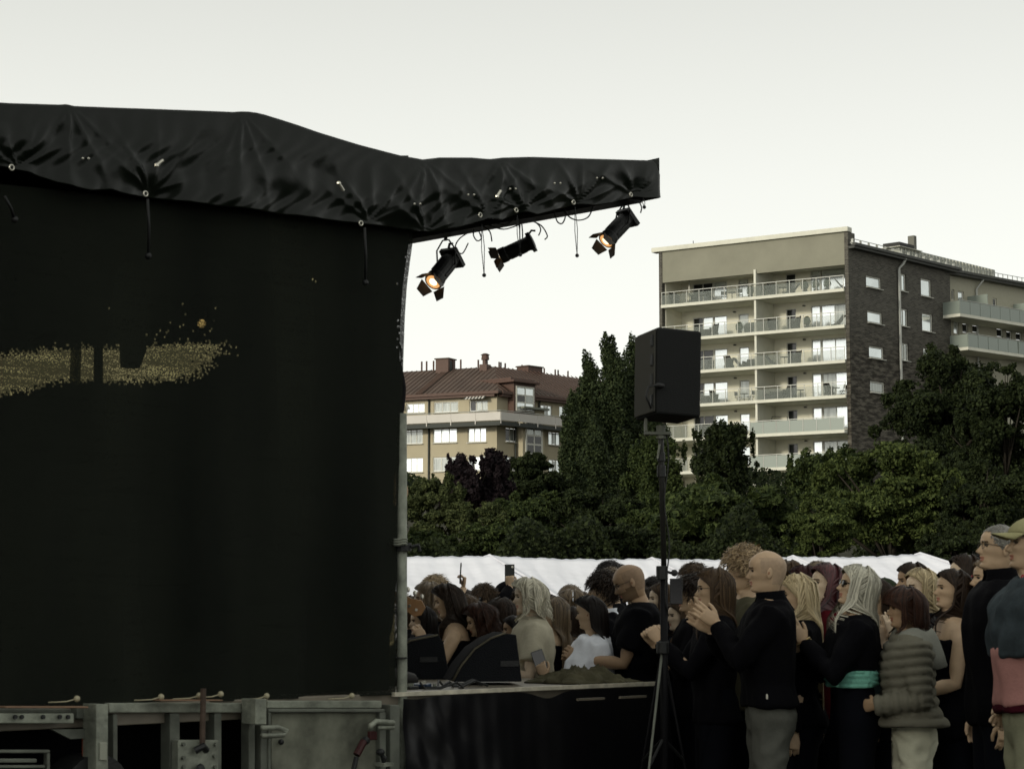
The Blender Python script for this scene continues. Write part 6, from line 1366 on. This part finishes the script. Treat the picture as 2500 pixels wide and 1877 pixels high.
p = crowd('dark haired person behind the shoulder of the bearded man', 1578, 1428, 14.4, 170, 'fair', hair=Sh('dark brown', .03), fine=False)
p = crowd('brown haired person rising behind the phone holding young man', 1694, 1370, 15.0, 178, 'fair', hair=Sh('brown', .028, n=900), fine=False)
fillers = [
 (1003, 1452, 14.6, 'brown', 'person with brown hair squeezed beside the galvanised post', 'L'), (1140, 1436, 16.8, 'dark brown', 'dark head in the back row under the marquee seam', 'S'), (1322, 1440, 17.0, 'black', 'black haired head in the back row right of the platinum blond woman', 'S'),
 (1342, 1447, 15.6, 'dark brown', 'dark brown head between platinum blond and light brown women', 'S'), (1420, 1440, 17.5, 'brown', 'brown head in the back row left of the tousled young man', 'S'), (1556, 1440, 17.0, 'dark brown', 'dark head in the back row right of the bearded man', 'S'),
 (1640, 1432, 16.6, 'light brown', 'light brown head in the back row directly behind the speaker pole', 'S'), (1780, 1432, 14.4, 'dark brown', 'dark long haired person between glasses woman and curly sandy man', 'L'), (2040, 1410, 14.6, 'brown', 'brown head in the back row between red hair and ash blond hair', 'S'),
 (2110, 1424, 15.8, 'black', 'black head in the back row right of the ash blond woman', 'S'), (2186, 1436, 15.2, 'dark brown', 'dark long haired person below the green cap', 'L'), (2276, 1410, 15.5, 'light brown', 'light brown head in the back row right of the clapping blond woman', 'S'),
 (2300, 1432, 14.0, 'black', 'black haired person in the second row behind the bare shouldered woman', 'L'), (2372, 1392, 14.4, 'dark brown', 'dark brown head deep in the shade below the right hand tree', 'L'), (2452, 1372, 13.6, 'dark brown', 'dark head between tall man with glasses and cap man', 'S'), (2496, 1384, 14.8, 'brown', 'brown head at the far right behind the denim jacket', 'S'),
 (1255, 1500, 13.6, 'black', 'black haired person low behind the platinum blond woman', 'L'), (1660, 1462, 13.0, 'brown', 'brown haired person low behind the speaker pole', 'L'), (1850, 1440, 13.4, 'black', 'black haired person hidden behind the bald man in the jacket', 'S'), (1560, 1470, 13.4, 'dark brown', 'person in dark clothes low behind the bearded man', 'L'),
 (1400, 1478, 14.0, 'dark brown', 'person in dark clothes low behind the black haired woman in white', 'L'), (1030, 1478, 13.6, 'black', 'person in dark clothes low behind the guitar headstock', 'L'), (2090, 1450, 12.9, 'dark brown', 'person in dark clothes hidden by the ash blond woman', 'L'), (2260, 1440, 13.0, 'black', 'person in dark clothes hidden by the puffer jacket woman', 'S')]
for i, (x, y, Y, c, lab, kd) in enumerate(fillers):
    crowd(lab, x, y, Y, 180+((i*37) % 30)-15, ['fair', 'warm', 'pale'][i % 3], hair=(L(c, -.14, .018, face=66) if kd == 'L' else Sh(c, .022)), top=([BKC, NAVY, BRN, BKW][i % 4], 'long'), fine=False)
# bass player just inside the stage, mostly hidden by the scrim
p = crowd('bass player on the stage behind the black side cloth', 905, 1180, 10.9, 20, 'fair', hair=L('dark brown', -.1, .02, face=64), top=(BKC, 'long'), fine=False)
p.t.location.z = zd; 
# ------------------------------------------------------------------ balcony furniture
FB = mat('dark wicker', (.022, .022, .018), .8, .2, var=.3, vscale=15); FD = mat('dark furniture', (.010, .011, .010), .7, .3); FW_ = mat('light furniture', (.35, .35, .3), .7, .2); PLG = mat('balcony plant leaves', (.02, .035, .015), .7, .3, island=True, col2=(.05, .075, .03))
nomod = {}
def chair_folding():
    t = thing('folding_chair', 'x', 'chair'); m = MB(); 
    m = MB(); m.box(-.22, .22, -.2, .2, .43, .46); m.build('seat', FD, t)
    m = MB(); m.box(-.24, .24, .21, .24, .6, .9); m.tube([(-.23, .1, .44), (-.24, .24, .92)], .018, 5); m.tube([(.23, .1, .44), (.24, .24, .92)], .018, 5); m.build('backrest', FD, t)
    for sx in (-.23, .23):
        m = MB(); m.tube([(sx, -.22, 0), (sx, .22, .5)], .018, 5); m.build('leg', FD, t); m = MB(); m.tube([(sx, .24, 0), (sx, -.18, .44)], .018, 5); m.build('leg', FD, t)
    return t
def chair_wicker():
    t = thing('wicker_armchair', 'x', 'chair'); m = MB(); m.box(-.3, .3, -.3, .3, .2, .42); m.build('seat', FB, t, bevel=.04)
    m = MB(); P = [[(.33*math.sin(a)*(1+.1*j), .33*math.cos(a)*(1+.12*j), .4+.16*j*(1.6 if abs(a) < 1 else 1)) for j in range(4)] for a in np.linspace(-1.9, 1.9, 13)]; m.grid(P); m.build('backrest', FB, t, solid=.04)
    for sx in (-.26, .26):
        for sy in (-.26, .26): m = MB(); m.tube([(sx, sy, 0), (sx, sy, .22)], .03, 5); m.build('leg', FB, t)
    return t
def lounge():
    t = thing('deck_chair', 'x', 'chair'); m = MB(); m.prism([(-.6, .22), (0, .3), (.55, .95), (.6, .92), (.05, .24), (-.6, .17)], -.28, .28); m.build('sling', FD, t)
    for sy in (-.28, .28): m = MB(); m.tube([(-.55, sy, 0), (.3, sy, .6)], .02, 5); m.tube([(.45, sy, 0), (-.2, sy, .5)], .02, 5); m.build('leg', FD, t)
    return t
def table():
    t = thing('bistro_table', 'x', 'table'); m = MB(); m.tube([(0, 0, .70), (0, 0, .73)], .36, 16); m.build('tabletop', FD, t)
    m = MB(); m.tube([(0, 0, 0), (0, 0, .7)], .03, 6); m.build('pedestal', FD, t); m = MB(); m.tube([(0, 0, 0), (0, 0, .03)], .22, 10); m.build('foot', FD, t); return t
def sofa():
    t = thing('outdoor_sofa', 'x', 'sofa'); m = MB(); m.box(-.7, .7, -.35, .35, .15, .42); m.build('seat', FB, t, bevel=.04); m = MB(); m.box(-.7, .7, .3, .42, .42, .8); m.build('backrest', FB, t, bevel=.04)
    for sx in (-.78, .7): m = MB(); m.box(sx, sx+.09, -.35, .4, .1, .6); m.build('armrest', FB, t)
    return t
def plant(h=.9, seed=1):
    t = thing('potted_plant', 'x', 'plant'); m = MB(); m.tube([(0, 0, 0), (0, 0, .35)], [.16, .22], 12); m.build('pot', FD, t)
    g = np.random.default_rng(seed); n = 500; d = g.normal(size=(n, 3)); d /= np.linalg.norm(d, axis=1)[:, None]; P = d*np.array([.32, .32, h*.45])*g.random((n, 1))**.4+np.array([0, 0, .35+h*.4]); linkmesh('foliage', leaves_mesh('foliage', P, d, .10, PLG), t); return t
def parasol():
    t = thing('closed_parasol', 'x', 'parasol'); m = MB(); m.tube([(0, 0, 0), (0, 0, 2.0)], .025, 6); m.build('pole', FD, t); m = MB(); m.tube([(0, 0, .95), (0, 0, 1.2), (0, 0, 1.95)], [.07, .11, .02], 8); m.build('canopy', FW_, t); m = MB(); m.tube([(0, 0, 0), (0, 0, .06)], .25, 10); m.build('foot', FD, t); return t
def swing():
    t = thing('garden_swing', 'x', 'garden swing'); m = MB(); m.tube([(-.75, 0, 0), (-.55, 0, 1.45), (.75, 0, 1.4), (.85, 0, 0)], .035, 6); m.build('frame', FD, t); m = MB(); m.box(-.5, .6, -.25, .25, .45, .55); m.build('seat', FD, t); return t
def grill():
    t = thing('covered_grill', 'x', 'grill'); m = MB(); m.prism([(-.7, .0), (.7, 0), (.85, .75), (.45, 1.0), (-.5, 1.0), (-.85, .8)], -.3, .3); m.build('cover', mat('grey grill cover', (.05, .055, .045), .8), t, bevel=.05); m = MB(); m.tube([(-.6, 0, 0), (-.6, 0, .1)], .06, 6); m.build('wheel', FD, t); return t
MK = dict(f=chair_folding, w=chair_wicker, l=lounge, t=table, s=sofa, p=plant, u=parasol, g=swing, c=grill)
FLZ = [z+.242 for z in slz]; side_n = ['top', 'second', 'third', 'fourth', 'fifth', 'sixth']
# (storey, zoom px x, kind, turn, label)
items = [(0, 1648, 'w', 60, 'wicker armchair farthest left on the top balcony'), (0, 1693, 'w', -40, 'wicker armchair beside the closed parasol'), (0, 1683, 'u', 0, 'pale closed parasol near the left end of the top balcony'),
 (0, 1714, 't', 0, 'small round table left of the dark sliding door on the top balcony'), (0, 1738, 'l', 150, 'deck chair in front of the dark sliding door on the top balcony'), (0, 1768, 'f', 30, 'folding chair left of the middle table on the top balcony'), (0, 1787, 't', 0, 'round table in the left middle of the top balcony'), (0, 1806, 'f', 200, 'folding chair right of the middle table on the top balcony'),
 (0, 1832, 'p', 0, 'tall potted plant left of the party wall on the top balcony'), (0, 1862, 'p', 0, 'bushy plant right of the party wall on the top balcony'), (0, 1885, 'w', 40, 'wicker armchair by the plants right of the top party wall'), (0, 1912, 't', 0, 'round table before the right hand door of the top balcony'), (0, 1934, 'l', 20, 'deck chair beside the right hand door of the top balcony'), (0, 1965, 'p', 0, 'low green plant left of the wide window on the top balcony'), (0, 1992, 'p', 0, 'leafy plant in the middle of the wide window, top balcony'), (0, 2020, 'p', 0, 'small tree in a pot before the wide window, top balcony'), (0, 2058, 'l', 190, 'deck chair farthest right on the top balcony'),
 (1, 1715, 's', 0, 'low sofa at the left end of the second balcony'), (1, 1742, 'w', -30, 'wicker armchair right of the low sofa, second balcony'), (1, 1805, 'p', 0, 'flat green plant left of the covered grill'), (1, 1836, 'c', 0, 'covered grill against the party wall on the second balcony'), (1, 1886, 'w', 30, 'wicker armchair left of the dark door, second balcony'), (1, 1942, 'w', -40, 'wicker armchair right of the dark door, second balcony'), (1, 1970, 'p', 0, 'leafy plant left of the wide window, second balcony'), (1, 2045, 'l', 0, 'reclined deck chair farthest right on the second balcony'),
 (2, 1735, 'f', 20, 'folding chair near the loudspeaker, third balcony'), (2, 1780, 'w', 160, 'wicker armchair in the left half of the third balcony'), (2, 1808, 'l', 180, 'deck chair left of the party wall, third balcony'), (2, 1838, 's', 0, 'hooded sofa against the party wall, third balcony'), (2, 1886, 'l', 180, 'deck chair right of the party wall, third balcony'), (2, 1916, 't', 0, 'table before the dark door, third balcony'), (2, 1944, 'w', -30, 'armchair right of the dark door, third balcony'),
 (3, 1712, 's', 0, 'sofa at the left of the fourth balcony'), (3, 1745, 'w', 90, 'draped armchair right of the sofa, fourth balcony'), (3, 1803, 'f', 90, 'folding chair left of the bistro table, fourth balcony'), (3, 1817, 't', 0, 'bistro table between two folding chairs, fourth balcony'), (3, 1833, 'f', -90, 'folding chair right of the bistro table, fourth balcony'), (3, 1893, 's', 0, 'light bench right of the party wall, fourth balcony'), (3, 1920, 'w', -40, 'dark armchair before the door, fourth balcony'), (3, 1955, 't', 0, 'low table right of the door, fourth balcony'), (3, 2025, 'w', 80, 'chair left of the pedestal table, fourth balcony'), (3, 2040, 't', 0, 'pedestal table before the wide window, fourth balcony'), (3, 2058, 'f', -90, 'chair right of the pedestal table, fourth balcony'),
 (4, 1901, 'g', 0, 'dark framed garden swing on the fifth balcony'), (4, 1852, 'p', 0, 'potted plant beside the party wall, fifth balcony'), (4, 1722, 'w', 0, 'pale chair at the left of the fifth balcony')]
first = {}
for (lv, px, k, tr, lab) in items:
    u, _ = FA.px(px, slab_px[lv], 1.1); w = FA.world(u, 1.1+(.4 if k == 'c' else 0), FLZ[lv]+.002)
    if k not in first: o = first[k] = MK[k]()
    else: o = dup(first[k], w)
    o.location = w; o.rotation_euler = (0, 0, FA.rz+R(tr)); o['label'] = lab; o['group'] = 'furniture and plants on the balconies'
for c in C.objects: pass
# black bird on a twig
